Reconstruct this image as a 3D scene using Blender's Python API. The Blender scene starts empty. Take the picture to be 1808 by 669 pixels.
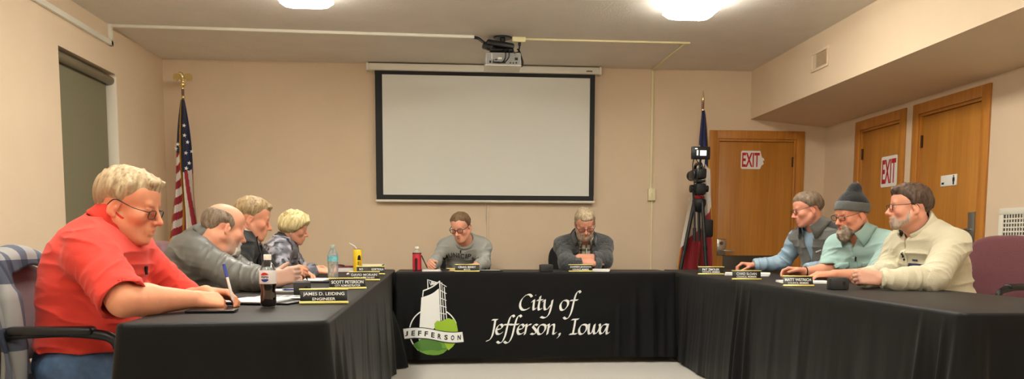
import bpy, bmesh, math, random
import numpy as np
from mathutils import Vector, Matrix, Euler
from mathutils.bvhtree import BVHTree
from math import sin, cos, pi, radians, sqrt, atan2
random.seed(7)
SC = bpy.context.scene
COL = SC.collection
PI = math.pi
R = radians

# ------------------------------------------------------------------ colours and materials
def lin(c):
    return tuple(((v/255)/12.92 if v/255 <= .04045 else ((v/255+.055)/1.055)**2.4) for v in c)
def rgba(c): return lin(c)+(1.0,)

def mat(name, col, rough=.6, metal=0., var=0., vscale=8., bump=0., bscale=60., sheen=0., spec=.5,
        stretch=(1, 1, 1), coat=0., emit=None, estr=0., trans=0., ior=1.45, attr=None, detail=3., alpha=1.):
    m = bpy.data.materials.new(name); m.use_nodes = True
    nt = m.node_tree; b = nt.nodes['Principled BSDF']; L = nt.links
    b.inputs['Base Color'].default_value = rgba(col)
    b.inputs['Roughness'].default_value = rough
    b.inputs['Metallic'].default_value = metal
    b.inputs['Specular IOR Level'].default_value = spec
    b.inputs['IOR'].default_value = ior
    if sheen: b.inputs['Sheen Weight'].default_value = sheen; b.inputs['Sheen Roughness'].default_value = .5
    if coat: b.inputs['Coat Weight'].default_value = coat; b.inputs['Coat Roughness'].default_value = .15
    if trans: b.inputs['Transmission Weight'].default_value = trans
    if alpha < 1: b.inputs['Alpha'].default_value = alpha
    if emit: b.inputs['Emission Color'].default_value = rgba(emit); b.inputs['Emission Strength'].default_value = estr
    src = None
    if attr:
        a = nt.nodes.new('ShaderNodeAttribute'); a.attribute_name = attr; src = a.outputs['Color']
        L.new(src, b.inputs['Base Color'])
    if var or bump:
        tc = nt.nodes.new('ShaderNodeTexCoord'); mp = nt.nodes.new('ShaderNodeMapping')
        mp.inputs['Scale'].default_value = stretch
        L.new(tc.outputs['Object'], mp.inputs['Vector'])
    if var:
        n = nt.nodes.new('ShaderNodeTexNoise'); n.inputs['Scale'].default_value = vscale; n.inputs['Detail'].default_value = detail
        L.new(mp.outputs['Vector'], n.inputs['Vector'])
        r = nt.nodes.new('ShaderNodeMapRange'); r.inputs['From Min'].default_value = .3; r.inputs['From Max'].default_value = .7
        r.inputs['To Min'].default_value = 1-var; r.inputs['To Max'].default_value = 1+var
        L.new(n.outputs['Fac'], r.inputs['Value'])
        v = nt.nodes.new('ShaderNodeVectorMath'); v.operation = 'SCALE'
        if src is not None: L.new(src, v.inputs[0])
        else: v.inputs[0].default_value = lin(col)
        L.new(r.outputs['Result'], v.inputs['Scale'])
        L.new(v.outputs['Vector'], b.inputs['Base Color'])
    if bump:
        n2 = nt.nodes.new('ShaderNodeTexNoise'); n2.inputs['Scale'].default_value = bscale; n2.inputs['Detail'].default_value = 2
        L.new(mp.outputs['Vector'], n2.inputs['Vector'])
        bp = nt.nodes.new('ShaderNodeBump'); bp.inputs['Strength'].default_value = bump; bp.inputs['Distance'].default_value = .004
        L.new(n2.outputs['Fac'], bp.inputs['Height']); L.new(bp.outputs['Normal'], b.inputs['Normal'])
    return m

def wood_mat(name, c1, c2, scale=3.2, axis=(9, 9, .55), rough=.38):
    m = bpy.data.materials.new(name); m.use_nodes = True
    nt = m.node_tree; b = nt.nodes['Principled BSDF']; L = nt.links
    tc = nt.nodes.new('ShaderNodeTexCoord'); mp = nt.nodes.new('ShaderNodeMapping'); mp.inputs['Scale'].default_value = axis
    L.new(tc.outputs['Object'], mp.inputs['Vector'])
    n = nt.nodes.new('ShaderNodeTexNoise'); n.inputs['Scale'].default_value = scale; n.inputs['Detail'].default_value = 6; n.inputs['Distortion'].default_value = .6
    L.new(mp.outputs['Vector'], n.inputs['Vector'])
    mp2 = nt.nodes.new('ShaderNodeMapping'); mp2.inputs['Scale'].default_value = tuple(a*9 if a > 1 else a*2.2 for a in axis)
    L.new(tc.outputs['Object'], mp2.inputs['Vector'])
    n2 = nt.nodes.new('ShaderNodeTexNoise'); n2.inputs['Scale'].default_value = scale; n2.inputs['Detail'].default_value = 3
    L.new(mp2.outputs['Vector'], n2.inputs['Vector'])
    mx = nt.nodes.new('ShaderNodeMix'); mx.inputs[0].default_value = .35
    L.new(n.outputs['Fac'], mx.inputs[2]); L.new(n2.outputs['Fac'], mx.inputs[3])
    cr = nt.nodes.new('ShaderNodeValToRGB'); e = cr.color_ramp.elements
    e[0].position = .3; e[0].color = rgba(c1); e[1].position = .68; e[1].color = rgba(c2)
    L.new(mx.outputs[0], cr.inputs['Fac']); L.new(cr.outputs['Color'], b.inputs['Base Color'])
    b.inputs['Roughness'].default_value = rough
    b.inputs['Coat Weight'].default_value = .25; b.inputs['Coat Roughness'].default_value = .25
    return m

def glass_mat(name, tint, gloss=.08, rough=.03):
    """thin clear sheet: mostly see-through with a mirror sheen at grazing angles"""
    m = bpy.data.materials.new(name); m.use_nodes = True
    nt = m.node_tree; L = nt.links
    for n in list(nt.nodes):
        if n.type != 'OUTPUT_MATERIAL': nt.nodes.remove(n)
    out = nt.nodes['Material Output']
    t = nt.nodes.new('ShaderNodeBsdfTransparent'); t.inputs['Color'].default_value = tuple(tint)+(1,)
    g = nt.nodes.new('ShaderNodeBsdfGlossy'); g.inputs['Roughness'].default_value = rough
    lw = nt.nodes.new('ShaderNodeLayerWeight'); lw.inputs['Blend'].default_value = .25
    ad = nt.nodes.new('ShaderNodeMath'); ad.operation = 'MULTIPLY_ADD'; ad.inputs[1].default_value = .7; ad.inputs[2].default_value = gloss; ad.use_clamp = True
    L.new(lw.outputs['Fresnel'], ad.inputs[0])
    mx = nt.nodes.new('ShaderNodeMixShader')
    L.new(ad.outputs[0], mx.inputs['Fac']); L.new(t.outputs[0], mx.inputs[1]); L.new(g.outputs[0], mx.inputs[2])
    L.new(mx.outputs[0], out.inputs['Surface'])
    return m

WALLC = (222, 200, 172)
M = {}
M['wall'] = mat('wall_paint', WALLC, .75, var=.02, vscale=3, bump=.25, bscale=110)
M['ceil'] = mat('ceiling_paint', (228, 220, 210), .9, var=.03, vscale=4, bump=.5, bscale=70)
M['carpet'] = mat('grey_carpet', (184, 180, 172), .95, var=.32, vscale=330, bump=.6, bscale=400, detail=1.)
M['oak'] = wood_mat('golden_oak', (164, 102, 32), (196, 130, 50))
M['oakdoor'] = wood_mat('oak_veneer', (168, 108, 36), (196, 134, 54), scale=2.4, axis=(5, 5, .4))
M['oaktrim'] = wood_mat('oak_trim', (166, 104, 36), (198, 132, 52), scale=3.0, axis=(12, 12, .6))
M['kick'] = mat('dark_kick_plate', (66, 60, 52), .45, metal=.5, var=.05)
M['white'] = mat('white_paint', (232, 228, 214), .5)
M['cream'] = mat('cream_plastic', (232, 222, 178), .45)
M['screen'] = mat('screen_fabric', (226, 226, 218), .85, var=.01, vscale=3)
M['black'] = mat('matte_black', (16, 16, 17), .6)
M['blackp'] = mat('black_plastic', (22, 22, 24), .38)
M['dkgrey'] = mat('dark_grey_plastic', (58, 58, 58), .5)
M['steel'] = mat('brushed_steel', (190, 188, 182), .32, metal=1.)
M['brass'] = mat('polished_brass', (232, 214, 158), .25, metal=1.)
M['silver'] = mat('silver_plastic', (176, 176, 172), .4, metal=.2)
M['blind'] = mat('roller_blind', (122, 116, 92), .8, var=.06, vscale=160, bump=.15, bscale=300)
M['burg'] = mat('burgundy_fabric', (104, 56, 62), .9, var=.18, vscale=260, bump=.3, bscale=380, sheen=.25)
M['blackfab'] = mat('black_fabric', (24, 23, 24), .9, bump=.3, bscale=380, sheen=.15)
M['cloth'] = mat('black_tablecloth', (11, 11, 12), .52, var=.12, vscale=500, bump=.25, bscale=14, sheen=.05, spec=.2, stretch=(1, 1, .35))
M['print'] = mat('white_print', (236, 236, 232), .7)
M['green1'] = mat('light_green_print', (150, 186, 46), .7)
M['green2'] = mat('dark_green_print', (78, 122, 48), .7)
M['green3'] = mat('mid_green_print', (104, 150, 52), .7)
M['ink'] = mat('dark_print', (40, 38, 36), .7)
M['paper'] = mat('white_paper', (238, 236, 230), .8)
M['manila'] = mat('manila_paper', (222, 196, 132), .8)
M['red'] = mat('red_print', (186, 34, 38), .55)
M['goldp'] = mat('gold_edge', (222, 206, 120), .35, metal=.35)
M['plate'] = mat('black_engraved_plate', (20, 19, 18), .35)
M['clear'] = glass_mat('clear_plastic', (.93, .95, .95), .07)
M['lens'] = glass_mat('spectacle_lens', (.95, .95, .95), .03)

# ------------------------------------------------------------------ mesh helpers
def obj(name, bm, m, parent=None, smooth=40, mats=None):
    me = bpy.data.meshes.new(name)
    bm.normal_update(); bm.to_mesh(me); bm.free()
    for x in (mats or [m]): me.materials.append(x)
    o = bpy.data.objects.new(name, me); COL.objects.link(o)
    if smooth:
        me.polygons.foreach_set('use_smooth', [True]*len(me.polygons))
        me.set_sharp_from_angle(angle=R(smooth))
    if parent is not None: o.parent = parent
    return o
def tag(o, label, cat, group=None, kind=None):
    o['label'] = label; o['category'] = cat
    if group: o['group'] = group
    if kind: o['kind'] = kind
    return o
def thing(name, label, cat, loc=(0, 0, 0), rz=0., group=None, rot=None):
    o = bpy.data.objects.new(name, None); COL.objects.link(o); o.empty_display_size = .1
    o.location = loc; o.rotation_euler = rot if rot else (0, 0, rz)
    return tag(o, label, cat, group)
def struct(name, bm, m, parent=None, mats=None, smooth=30):
    o = obj(name, bm, m, parent, smooth, mats)
    if parent is None: o['kind'] = 'structure'
    return o
def BM(): return bmesh.new()
def xf(bm, verts, M4): bmesh.ops.transform(bm, matrix=M4, verts=verts)
def box(bm, c, s, bev=0., seg=2, rot=None, mi=0):
    """box with centre c and full size s, optionally bevelled and rotated (Matrix/Euler)"""
    r = bmesh.ops.create_cube(bm, size=1.)
    vs = r['verts']; xf(bm, vs, Matrix.Diagonal((s[0], s[1], s[2], 1)))
    if bev:
        es = list({e for v in vs for e in v.link_edges})
        q = bmesh.ops.bevel(bm, geom=es, offset=bev, segments=seg, affect='EDGES', profile=.5)
        vs = list({v for f in q['faces'] for v in f.verts} | {v for v in vs if v.is_valid})
        st = [vs[0]]; seen = set(st)
        while st:
            v = st.pop()
            for e in v.link_edges:
                w = e.other_vert(v)
                if w not in seen: seen.add(w); st.append(w)
        vs = list(seen)
    m4 = Matrix.Translation(c)
    if rot is not None: m4 = m4 @ (rot.to_matrix().to_4x4() if isinstance(rot, Euler) else rot.to_4x4())
    xf(bm, vs, m4)
    if mi:
        for f in {f for v in vs for f in v.link_faces}: f.material_index = mi
    return vs
def bx(bm, x0, x1, y0, y1, z0, z1, bev=0., mi=0):
    return box(bm, ((x0+x1)/2, (y0+y1)/2, (z0+z1)/2), (abs(x1-x0), abs(y1-y0), abs(z1-z0)), bev, mi=mi)
def frame_from(d):
    d = Vector(d).normalized(); u = Vector((0, 0, 1)) if abs(d.z) < .9 else Vector((1, 0, 0))
    a = u.cross(d).normalized(); return a, d.cross(a).normalized(), d
def tube(bm, pts, r, n=8, cap=True, mi=0, flat=1.):
    """tube through pts; r is one radius or one per point; flat squashes one axis"""
    pts = [Vector(p) for p in pts]; N = len(pts)
    rs = [r]*N if not hasattr(r, '__len__') else r
    prev = None; rings = []
    for i, p in enumerate(pts):
        t = (pts[min(i+1, N-1)]-pts[max(i-1, 0)])
        if t.length < 1e-9: t = Vector((0, 0, 1))
        t.normalize()
        if prev is None: a, b, _ = frame_from(t)
        else:
            a = prev-t*prev.dot(t)
            if a.length < 1e-6: a = frame_from(t)[0]
            a.normalize(); b = t.cross(a)
        prev = a
        rings.append([bm.verts.new(p+rs[i]*(cos(2*PI*k/n)*a+sin(2*PI*k/n)*flat*b)) for k in range(n)])
    for i in range(N-1):
        for k in range(n):
            f = bm.faces.new((rings[i][k], rings[i][(k+1) % n], rings[i+1][(k+1) % n], rings[i+1][k])); f.material_index = mi
    if cap:
        f = bm.faces.new(rings[0][::-1]); f.material_index = mi
        f = bm.faces.new(rings[-1]); f.material_index = mi
def smooth_path(pts, sub=6, closed=False):
    P = [Vector(p) for p in pts]; out = []
    n = len(P)
    for i in range(n if closed else n-1):
        if closed: p0, p1, p2, p3 = P[i-1], P[i], P[(i+1) % n], P[(i+2) % n]
        else: p0, p1, p2, p3 = P[max(i-1, 0)], P[i], P[i+1], P[min(i+2, n-1)]
        for k in range(sub):
            t = k/sub
            out.append(.5*((2*p1)+(-p0+p2)*t+(2*p0-5*p1+4*p2-p3)*t*t+(-p0+3*p1-3*p2+p3)*t**3))
    if not closed: out.append(P[-1])
    return out
def lathe(bm, prof, n=24, c=(0, 0, 0), cap=True, mi=0):
    rings = []
    for r, z in prof:
        rings.append([bm.verts.new((c[0]+r*cos(2*PI*k/n), c[1]+r*sin(2*PI*k/n), c[2]+z)) for k in range(n)])
    for i in range(len(rings)-1):
        for k in range(n):
            f = bm.faces.new((rings[i][k], rings[i][(k+1) % n], rings[i+1][(k+1) % n], rings[i+1][k])); f.material_index = mi
    if cap:
        bm.faces.new(rings[0][::-1]).material_index = mi; bm.faces.new(rings[-1]).material_index = mi
def prism(bm, poly, axis, t, off=0., mi=0):
    """extrude a 2D polygon: axis 'y' -> (x,z) polygon with thickness t along +y from off"""
    def p3(a, b, h):
        return {'y': (a, h, b), 'x': (h, a, b), 'z': (a, b, h)}[axis]
    A = [bm.verts.new(p3(a, b, off)) for a, b in poly]; B = [bm.verts.new(p3(a, b, off+t)) for a, b in poly]
    n = len(poly)
    fs = [bm.faces.new(A), bm.faces.new(B[::-1])]
    for i in range(n): fs.append(bm.faces.new((A[i], B[i], B[(i+1) % n], A[(i+1) % n])))
    for f in fs: f.material_index = mi
    bmesh.ops.recalc_face_normals(bm, faces=fs)
def text_mesh(txt, size, off=0., align='CENTER', spacing=1., sub=1, thick=0.):
    """lettering as a bmesh in the XY plane, built from the built-in typeface"""
    cu = bpy.data.curves.new('t', 'FONT'); cu.body = txt; cu.size = size; cu.offset = off; cu.align_x = align; cu.align_y = 'CENTER'
    cu.space_character = spacing; cu.resolution_u = 3; cu.extrude = thick
    o = bpy.data.objects.new('t', cu); COL.objects.link(o)
    dg = bpy.context.evaluated_depsgraph_get()
    me = bpy.data.meshes.new_from_object(o.evaluated_get(dg))
    bm = BM(); bm.from_mesh(me)
    bpy.data.objects.remove(o); bpy.data.curves.remove(cu); bpy.data.meshes.remove(me)
    return bm
def fit_text(txt, w, h, off=0., thick=0.):
    """lettering scaled to exactly w x h, centred on the origin"""
    bm = text_mesh(txt, 1., off, thick=thick)
    xs = [v.co.x for v in bm.verts]; ys = [v.co.y for v in bm.verts]
    sx = w/(max(xs)-min(xs)); sy = h/(max(ys)-min(ys)); mx = (max(xs)+min(xs))/2; my = (max(ys)+min(ys))/2
    for v in bm.verts: v.co = Vector(((v.co.x-mx)*sx, (v.co.y-my)*sy, v.co.z))
    return bm
def merge(dst, src, m4=None, mi=0):
    if m4 is not None: xf(src, src.verts[:], m4)
    vm = {v: dst.verts.new(v.co) for v in src.verts}
    for f in src.faces:
        try:
            g = dst.faces.new([vm[v] for v in f.verts]); g.material_index = mi or f.material_index
        except ValueError: pass
    src.free()
def subdivide_long(bm, L):
    bmesh.ops.triangulate(bm, faces=bm.faces[:])
    for _ in range(6):
        es = [e for e in bm.edges if e.calc_length() > L]
        if not es: break
        bmesh.ops.subdivide_edges(bm, edges=es, cuts=1, use_grid_fill=False)
        bmesh.ops.triangulate(bm, faces=[f for f in bm.faces if len(f.verts) > 3])
def bvh_of(o):
    me = o.data; mw = o.matrix_world
    return BVHTree.FromPolygons([mw @ v.co for v in me.vertices], [tuple(p.vertices) for p in me.polygons])
def up_m(x, y, z): # plane XY -> upright facing -y at (x,y,z)
    return Matrix.Translation((x, y, z)) @ Matrix.Rotation(PI/2, 4, 'X')
def copy_tree(o, parent=None):
    c = o.copy(); COL.objects.link(c)
    if parent is not None: c.parent = parent
    for ch in [x for x in bpy.data.objects if x.parent == o]: copy_tree(ch, c)
    return c
# ------------------------------------------------------------------ the room
D = 8.132; XL = -2.715; XS = 3.086; XR = 3.885; HC = 2.724; YB = -3.2
HS1, HS2 = 2.245, 2.175      # underside of the bulkhead at its face and at the wall
T = .15
bm = BM(); bx(bm, XL-.3, XR+.3, YB-.3, D+.3, -.12, 0); struct('floor', bm, M['carpet'])
bm = BM(); bx(bm, XL-.3, XR+.3, YB-.3, D+.3, HC, HC+.12); struct('ceiling', bm, M['ceil'])
# back wall with the door opening
DX0, DX1, DH = 2.745, 3.575, 2.045      # opening (frame outside 2.66..3.66)
def hole_wall(bm, axis, at, thick, u0, u1, z0, z1, holes):
    """wall slab made of blocks around the rectangular holes (u0,u1,z0,z1)"""
    us = sorted({u0, u1} | {h[0] for h in holes} | {h[1] for h in holes})
    for a, b in zip(us[:-1], us[1:]):
        zs = [(z0, z1)]
        for h in holes:
            if h[0] <= a and h[1] >= b:
                nz = []
                for p, q in zs:
                    if h[2] > p: nz.append((p, h[2]))
                    if h[3] < q: nz.append((h[3], q))
                zs = nz
        for p, q in zs:
            if axis == 'y': bx(bm, a, b, at, at+thick, p, q)
            else: bx(bm, at, at+thick, a, b, p, q)
    bmesh.ops.remove_doubles(bm, verts=bm.verts[:], dist=1e-5)
bm = BM(); hole_wall(bm, 'y', D, T, XL-T, XR+T, 0, HC, [(DX0, DX1, 0, DH)]); struct('wall_back', bm, M['wall'])
WY0, WY1, WZ0, WZ1 = 6.02, 7.0, .62, 2.35
bm = BM(); hole_wall(bm, 'x', XL-T, T, YB, D, 0, HC, [(WY0, WY1, WZ0, WZ1)]); struct('wall_left', bm, M['wall'])
R2 = (6.735, 7.41); R3 = (5.66, 6.455)
bm = BM(); hole_wall(bm, 'x', XR, T, YB, D, 0, HC, [(R2[0], R2[1], 0, DH), (R3[0], R3[1], 0, DH)]); struct('wall_right', bm, M['wall'])
bm = BM(); bx(bm, XL-T, XR+T, YB-T, YB, 0, HC); struct('wall_rear', bm, M['wall'])
# bulkhead along the right wall
bm = BM(); prism(bm, [(XS, HC), (XS, HS1), (XR, HS2), (XR, HC)], 'y', D-YB, YB); o = struct('trim_1', bm, M['wall'])
# baseboards
bm = BM(); bx(bm, XL, DX0-.085, D-.012, D, 0, .1, .003); bx(bm, DX1+.085, XR, D-.012, D, 0, .1, .003); struct('baseboard_back', bm, M['oaktrim'])
bm = BM(); bx(bm, XL, XL+.012, YB, D-.012, 0, .1, .003); struct('baseboard_left', bm, M['oaktrim'])
bm = BM()
for a, b in ((YB, R3[0]-.085), (R3[1]+.08, R2[0]-.08), (R2[1]+.085, D-.012)):
    bx(bm, XR-.012, XR, a, b, 0, .1, .003)
struct('baseboard_right', bm, M['oaktrim'])

# window on the left wall with a roller blind pulled down
bm = BM(); xo = XL-T+.012
for (y0, y1, z0, z1) in ((WY0, WY0+.05, WZ0, WZ1), (WY1-.05, WY1, WZ0, WZ1), (WY0+.05, WY1-.05, WZ0, WZ0+.05), (WY0+.05, WY1-.05, WZ1-.05, WZ1)):
    bx(bm, xo-.03, xo+.02, y0, y1, z0, z1, .004)
w = struct('window_1', bm, M['white'])
bm = BM(); bx(bm, xo-.012, xo-.006, WY0+.045, WY1-.045, WZ0+.045, WZ1-.045); obj('pane', bm, mat('night_window_glass', (20, 22, 26), .08), w)
bm = BM(); bx(bm, XL-T+.02, XL+.03, WY0-.01, WY1+.01, WZ0-.025, WZ0+.003, .004); obj('window_sill', bm, M['white'], w)
bm = BM(); bx(bm, XL-.1, XL+.004, WY1-.012, WY1+.012, WZ0, WZ1-.02, .003); obj('window_jamb', bm, mat('jamb_paint', (236, 228, 212), .5), w)
t = thing('roller_blind', 'olive grey roller blind pulled down over the left wall window', 'blind', (XL-.035, (WY0+WY1)/2, WZ1))
hw = (WY1-WY0)/2-.015
bm = BM(); tube(bm, [(-.005, -hw, -.055), (-.005, hw, -.055)], .036, 16); obj('roller', bm, mat('blind_roller', (120, 112, 92), .35, metal=.3), t)
bm = BM(); bx(bm, -.04, -.034, -hw+.01, hw-.01, -(WZ1-WZ0)+.03, -.05); obj('blind_fabric', bm, M['blind'], t)
bm = BM(); bx(bm, -.046, -.028, -hw+.01, hw-.01, -(WZ1-WZ0)+.01, -(WZ1-WZ0)+.035, .004); obj('bottom_bar', bm, M['dkgrey'], t)

# ------------------------------------------------------------------ doors
def door(name, c, width, facing, knobside, kick=True, hinges=True, handle='lever'):
    """oak door in its frame; built facing -y around x=0, then turned; c = centre of the opening at the wall face"""
    rz = {'back': 0., 'right': -PI/2}[facing]
    hw = width/2
    cw = .085
    b = BM()
    for s in (-1, 1):
        bx(b, s*hw, s*(hw+cw), -.018, .0, 0, DH+cw, .004)                 # casing
        bx(b, s*(hw-.022), s*hw, -.005, T-.01, 0, DH, .002)               # jamb
        bx(b, s*(hw-.034), s*(hw-.022), .055, .075, 0, DH-.02, .002)      # stop
    bx(b, -hw, hw, -.018, 0, DH, DH+cw, .004); bx(b, -hw+.022, hw-.022, -.005, T-.01, DH-.022, DH, .002)
    bx(b, -hw+.022, hw-.022, .055, .075, DH-.034, DH-.022, .002)
    root = obj(name, b, M['oaktrim']); root['kind'] = 'structure'
    root.location = c; root.rotation_euler = (0, 0, rz)
    b = BM(); bx(b, -hw+.025, hw-.025, .012, .054, .008, DH-.026, .002); leaf = obj('door_leaf', b, M['oakdoor'], root)
    if kick:
        b = BM(); bx(b, -hw+.09, hw-.03, .006, .013, .06, .86, .001); obj('kick_plate', b, M['kick'], root)
    if hinges:
        for z in (.25, 1.05, 1.82):
            b = BM(); tube(b, [(-knobside*(hw-.024), .004, z-.05), (-knobside*(hw-.024), .004, z+.05)], .008, 8)
            bx(b, -knobside*(hw-.024)-.012, -knobside*(hw-.024)+.012, .009, .014, z-.05, z+.05); obj('hinge', b, mat('hinge_metal', (74, 50, 34), .4, metal=.8) if 'hg' not in M else M['hg'], root)
    return root
d1 = door('door_1', ((DX0+DX1)/2, D, 0), DX1-DX0, 'back', -1)
lx = -(DX1-DX0)/2+.075
b = BM(); bx(b, lx-.055, lx+.045, -.006, .013, .86, 1.03, .012); h = obj('lock_plate', b, M['steel'], d1)
b = BM(); tube(b, [(lx-.01, -.004, .91), (lx-.01, -.05, .91), (lx+.0, -.06, .91), (lx+.11, -.058, .905)], .010, 10); obj('lever_handle', b, M['steel'], h)
b = BM(); tube(b, [(lx-.01, -.004, .985), (lx-.01, -.02, .985)], .018, 14); obj('deadbolt', b, mat('worn_bronze', (110, 92, 74), .4, metal=.8), h)
d2 = door('door_2', (XR, (R2[0]+R2[1])/2, 0), R2[1]-R2[0], 'right', 1, kick=False)
d3 = door('door_3', (XR, (R3[0]+R3[1])/2, 0), R3[1]-R3[0], 'right', 1, kick=False)
hx = (R3[1]-R3[0])/2-.085
b = BM(); bx(b, hx-.04, hx+.04, .004, .013, .87, 1.22, .003); pl = obj('pull_plate', b, mat('plate_steel', (150, 150, 146), .35, metal=.85), d3)
b = BM(); tube(b, smooth_path([(hx-.012, .006, .90), (hx-.012, -.05, .905), (hx-.012, -.06, .93), (hx-.012, -.06, 1.06), (hx-.012, -.05, 1.085), (hx-.012, .006, 1.09)], 5), .010, 10); obj('pull_handle', b, M['steel'], pl)

def exit_sign(cx, cz, w, h, m4, label, torn):
    t = thing('exit_sign', label, 'sign', (0, 0, 0)); t.matrix_world = m4
    b = BM()
    poly = []
    for (px, pz, a0) in ((w/2-.02, h/2-.02, 0), (-w/2+.02, h/2-.02, 90), (-w/2+.02, -h/2+.02, 180), (w/2-.02, -h/2+.02, 270)):
        for k in range(5): poly.append((px+.02*cos(R(a0+k*22.5)), pz+.02*sin(R(a0+k*22.5))))
    if torn:  # the right edge has a ragged curl
        poly = [p for p in poly if p[0] < w/2-.012] ; poly = sorted(poly, key=lambda p: atan2(p[1], p[0]))
        k = [i for i, p in enumerate(poly) if p[1] > 0 and p[0] > 0][0]
        rag = [(w/2+.004, -h*.30), (w/2+.026, -h*.22), (w/2+.016, -h*.06), (w/2+.034, .0), (w/2+.022, h*.1), (w/2+.005, h*.14), (w/2-.004, h*.3)]
        poly = poly[:k]+rag+poly[k:]
    prism(b, poly, 'y', .002, -.002); obj('sticker', b, M['paper'], t)
    b = BM(); merge(b, fit_text('EXIT', w*.86, h*.78, .025), up_m(-.004 if torn else 0, -.0035, 0)); obj('lettering', b, M['red'], t)
    return t
wm = Matrix.Translation
exit_sign(0, 0, .215, .185, wm((3.109, D+.0115, 1.838)), 'red EXIT sticker with a ragged right edge on the back wall door', True)
exit_sign(0, 0, .26, .27, wm((XR+.0115, 6.915, 1.622)) @ Matrix.Rotation(-PI/2, 4, 'Z'), 'square red EXIT sticker on the right wall door beside the corner', False)
t = thing('restroom_sign', 'small white restroom sign with a black figure on the nearer oak door', 'sign'); t.matrix_world = wm((XR+.0115, 6.045, 1.475)) @ Matrix.Rotation(-PI/2, 4, 'Z')
b = BM(); box(b, (0, -.003, 0), (.2, .006, .085), .002); obj('plaque', b, M['paper'], t)
b = BM(); fx = .065
lathe(b, [(.0001, .021), (.006, .024), (.008, .029), (.006, .034), (.0001, .037)], 10, (fx, 0, 0), cap=False)
for v in b.verts: v.co.y = -.0075+v.co.y*.1
prism(b, [(fx-.012, .02), (fx+.012, .02), (fx+.014, -.01), (fx+.009, -.01), (fx+.008, -.036), (fx+.001, -.036), (fx, -.014), (fx-.001, -.036), (fx-.008, -.036), (fx-.009, -.01), (fx-.014, -.01)], 'y', .0012, -.0078)
obj('pictogram', b, M['ink'], t)
b = BM(); bx(b, -.085, -.055, -.0075, -.0055, -.028, -.012); obj('caption_mark', b, M['ink'], t)

# ------------------------------------------------------------------ wall and ceiling fittings
def grille(name, label, m4, w, h, nx, nz, cell=.72, rim=.03, backc=(30, 28, 26), mm='white'):
    t = thing(name, label, 'vent'); t.matrix_world = m4
    b = BM()
    for (x0, x1, z0, z1) in ((-w/2, w/2, h/2-rim, h/2), (-w/2, w/2, -h/2, -h/2+rim), (-w/2, -w/2+rim, -h/2+rim, h/2-rim), (w/2-rim, w/2, -h/2+rim, h/2-rim)):
        bx(b, x0, x1, -.012, 0, z0, z1, .002)
    obj('vent_frame', b, M[mm], t)
    iw, ih = w-2*rim, h-2*rim
    b = BM()
    for i in range(1, nx): x = -iw/2+iw*i/nx; q = iw/nx*(1-cell)/2; bx(b, x-q, x+q, -.010, -.004, -ih/2, ih/2)
    for k in range(1, nz): z = -ih/2+ih*k/nz; q = ih/nz*(1-cell)/2; bx(b, -iw/2, iw/2, -.0095, -.0035, z-q, z+q)
    obj('lattice', b, M[mm], t)
    b = BM(); bx(b, -iw/2, iw/2, -.003, 0, -ih/2, ih/2); obj('duct_opening', b, mat('dark_duct', backc, .9), t)
    return t
grille('return_air_grille', 'large white egg-crate return air grille low on the right wall', wm((XR, 5.02, .83)) @ Matrix.Rotation(-PI/2, 4, 'Z'), .80, .80, 26, 24, .68, .045)
t = thing('air_register', 'small cream louvred vent on the face of the bulkhead', 'vent'); t.matrix_world = wm((XS, 6.6, 2.5)) @ Matrix.Rotation(-PI/2, 4, 'Z')
w_, h_ = .3, .16
b = BM()
for (x0, x1, z0, z1) in ((-w_/2, w_/2, h_/2-.022, h_/2), (-w_/2, w_/2, -h_/2, -h_/2+.022), (-w_/2, -w_/2+.022, -h_/2+.022, h_/2-.022), (w_/2-.022, w_/2, -h_/2+.022, h_/2-.022)):
    bx(b, x0, x1, -.014, 0, z0, z1, .003)
obj('vent_frame', b, M['wall'], t)
b = BM()
for i in range(9):
    z = -h_/2+.03+i*.0125; box(b, (.045, -.006, z), (.19, .012, .002), rot=Euler((R(35), 0, 0)))
bx(b, -.128, -.062, -.008, -.004, -h_/2+.02, h_/2-.02); obj('louvre', b, mat('vent_metal', (206, 188, 158), .6), t)

# wall raceways (white cable channels)
def rway(pts, w, d, flat):
    b = BM()
    for p, q in zip(pts[:-1], pts[1:]):
        p = Vector(p); q = Vector(q); c = (p+q)/2; L = (q-p).length; dv = (q-p).normalized()
        s = [0, 0, 0]; ax = max(range(3), key=lambda i: abs(dv[i]))
        if flat == 'c':  # against the ceiling, possibly diagonal
            ang = atan2(dv.y, dv.x) if ax != 2 else 0
            box(b, c, (L+w, w, d) if ax != 2 else (w, w, L), .004, rot=Euler((0, 0, ang)))
        else:
            n = {'x': 0, 'y': 1}[flat]; s = [w, w, w]; s[n] = d; s[ax] = L+w
            rot = None
            if flat == 'x' and abs(dv.y) > .01 and abs(dv.z) > .01:
                s = [d, L+w, w]; rot = Euler((atan2(dv.z, dv.y), 0, 0)) if dv.y > 0 else Euler((atan2(-dv.z, -dv.y), 0, 0))
            box(b, c, s, .004, rot=rot)
    return b
t = thing('cable_raceway', 'white cable channel running from the left wall over the ceiling to the projector', 'cable channel')
b = rway([(XL+.014, -1.2, 2.575), (XL+.014, 6.9, 2.575)], .042, .028, 'x'); obj('wall_channel', b, M['white'], t)
b = rway([(XL+.014, 6.9, 2.575), (XL+.014, 6.9, HC-.005)], .042, .028, 'x'); obj('riser_channel', b, M['white'], t)
b = rway([(XL+.01, 6.9, HC-.012), (.215, 6.985, HC-.012)], .036, .024, 'c'); obj('ceiling_channel', b, M['white'], t)
t = thing('cable_raceway', 'slim cream cable channel from the ceiling outlet down the back wall to a switch box', 'cable channel')
b = rway([(.67, 7.035, HC-.008), (2.10, 7.035, HC-.008)], .022, .016, 'c'); obj('ceiling_channel', b, M['cream'], t)
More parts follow.
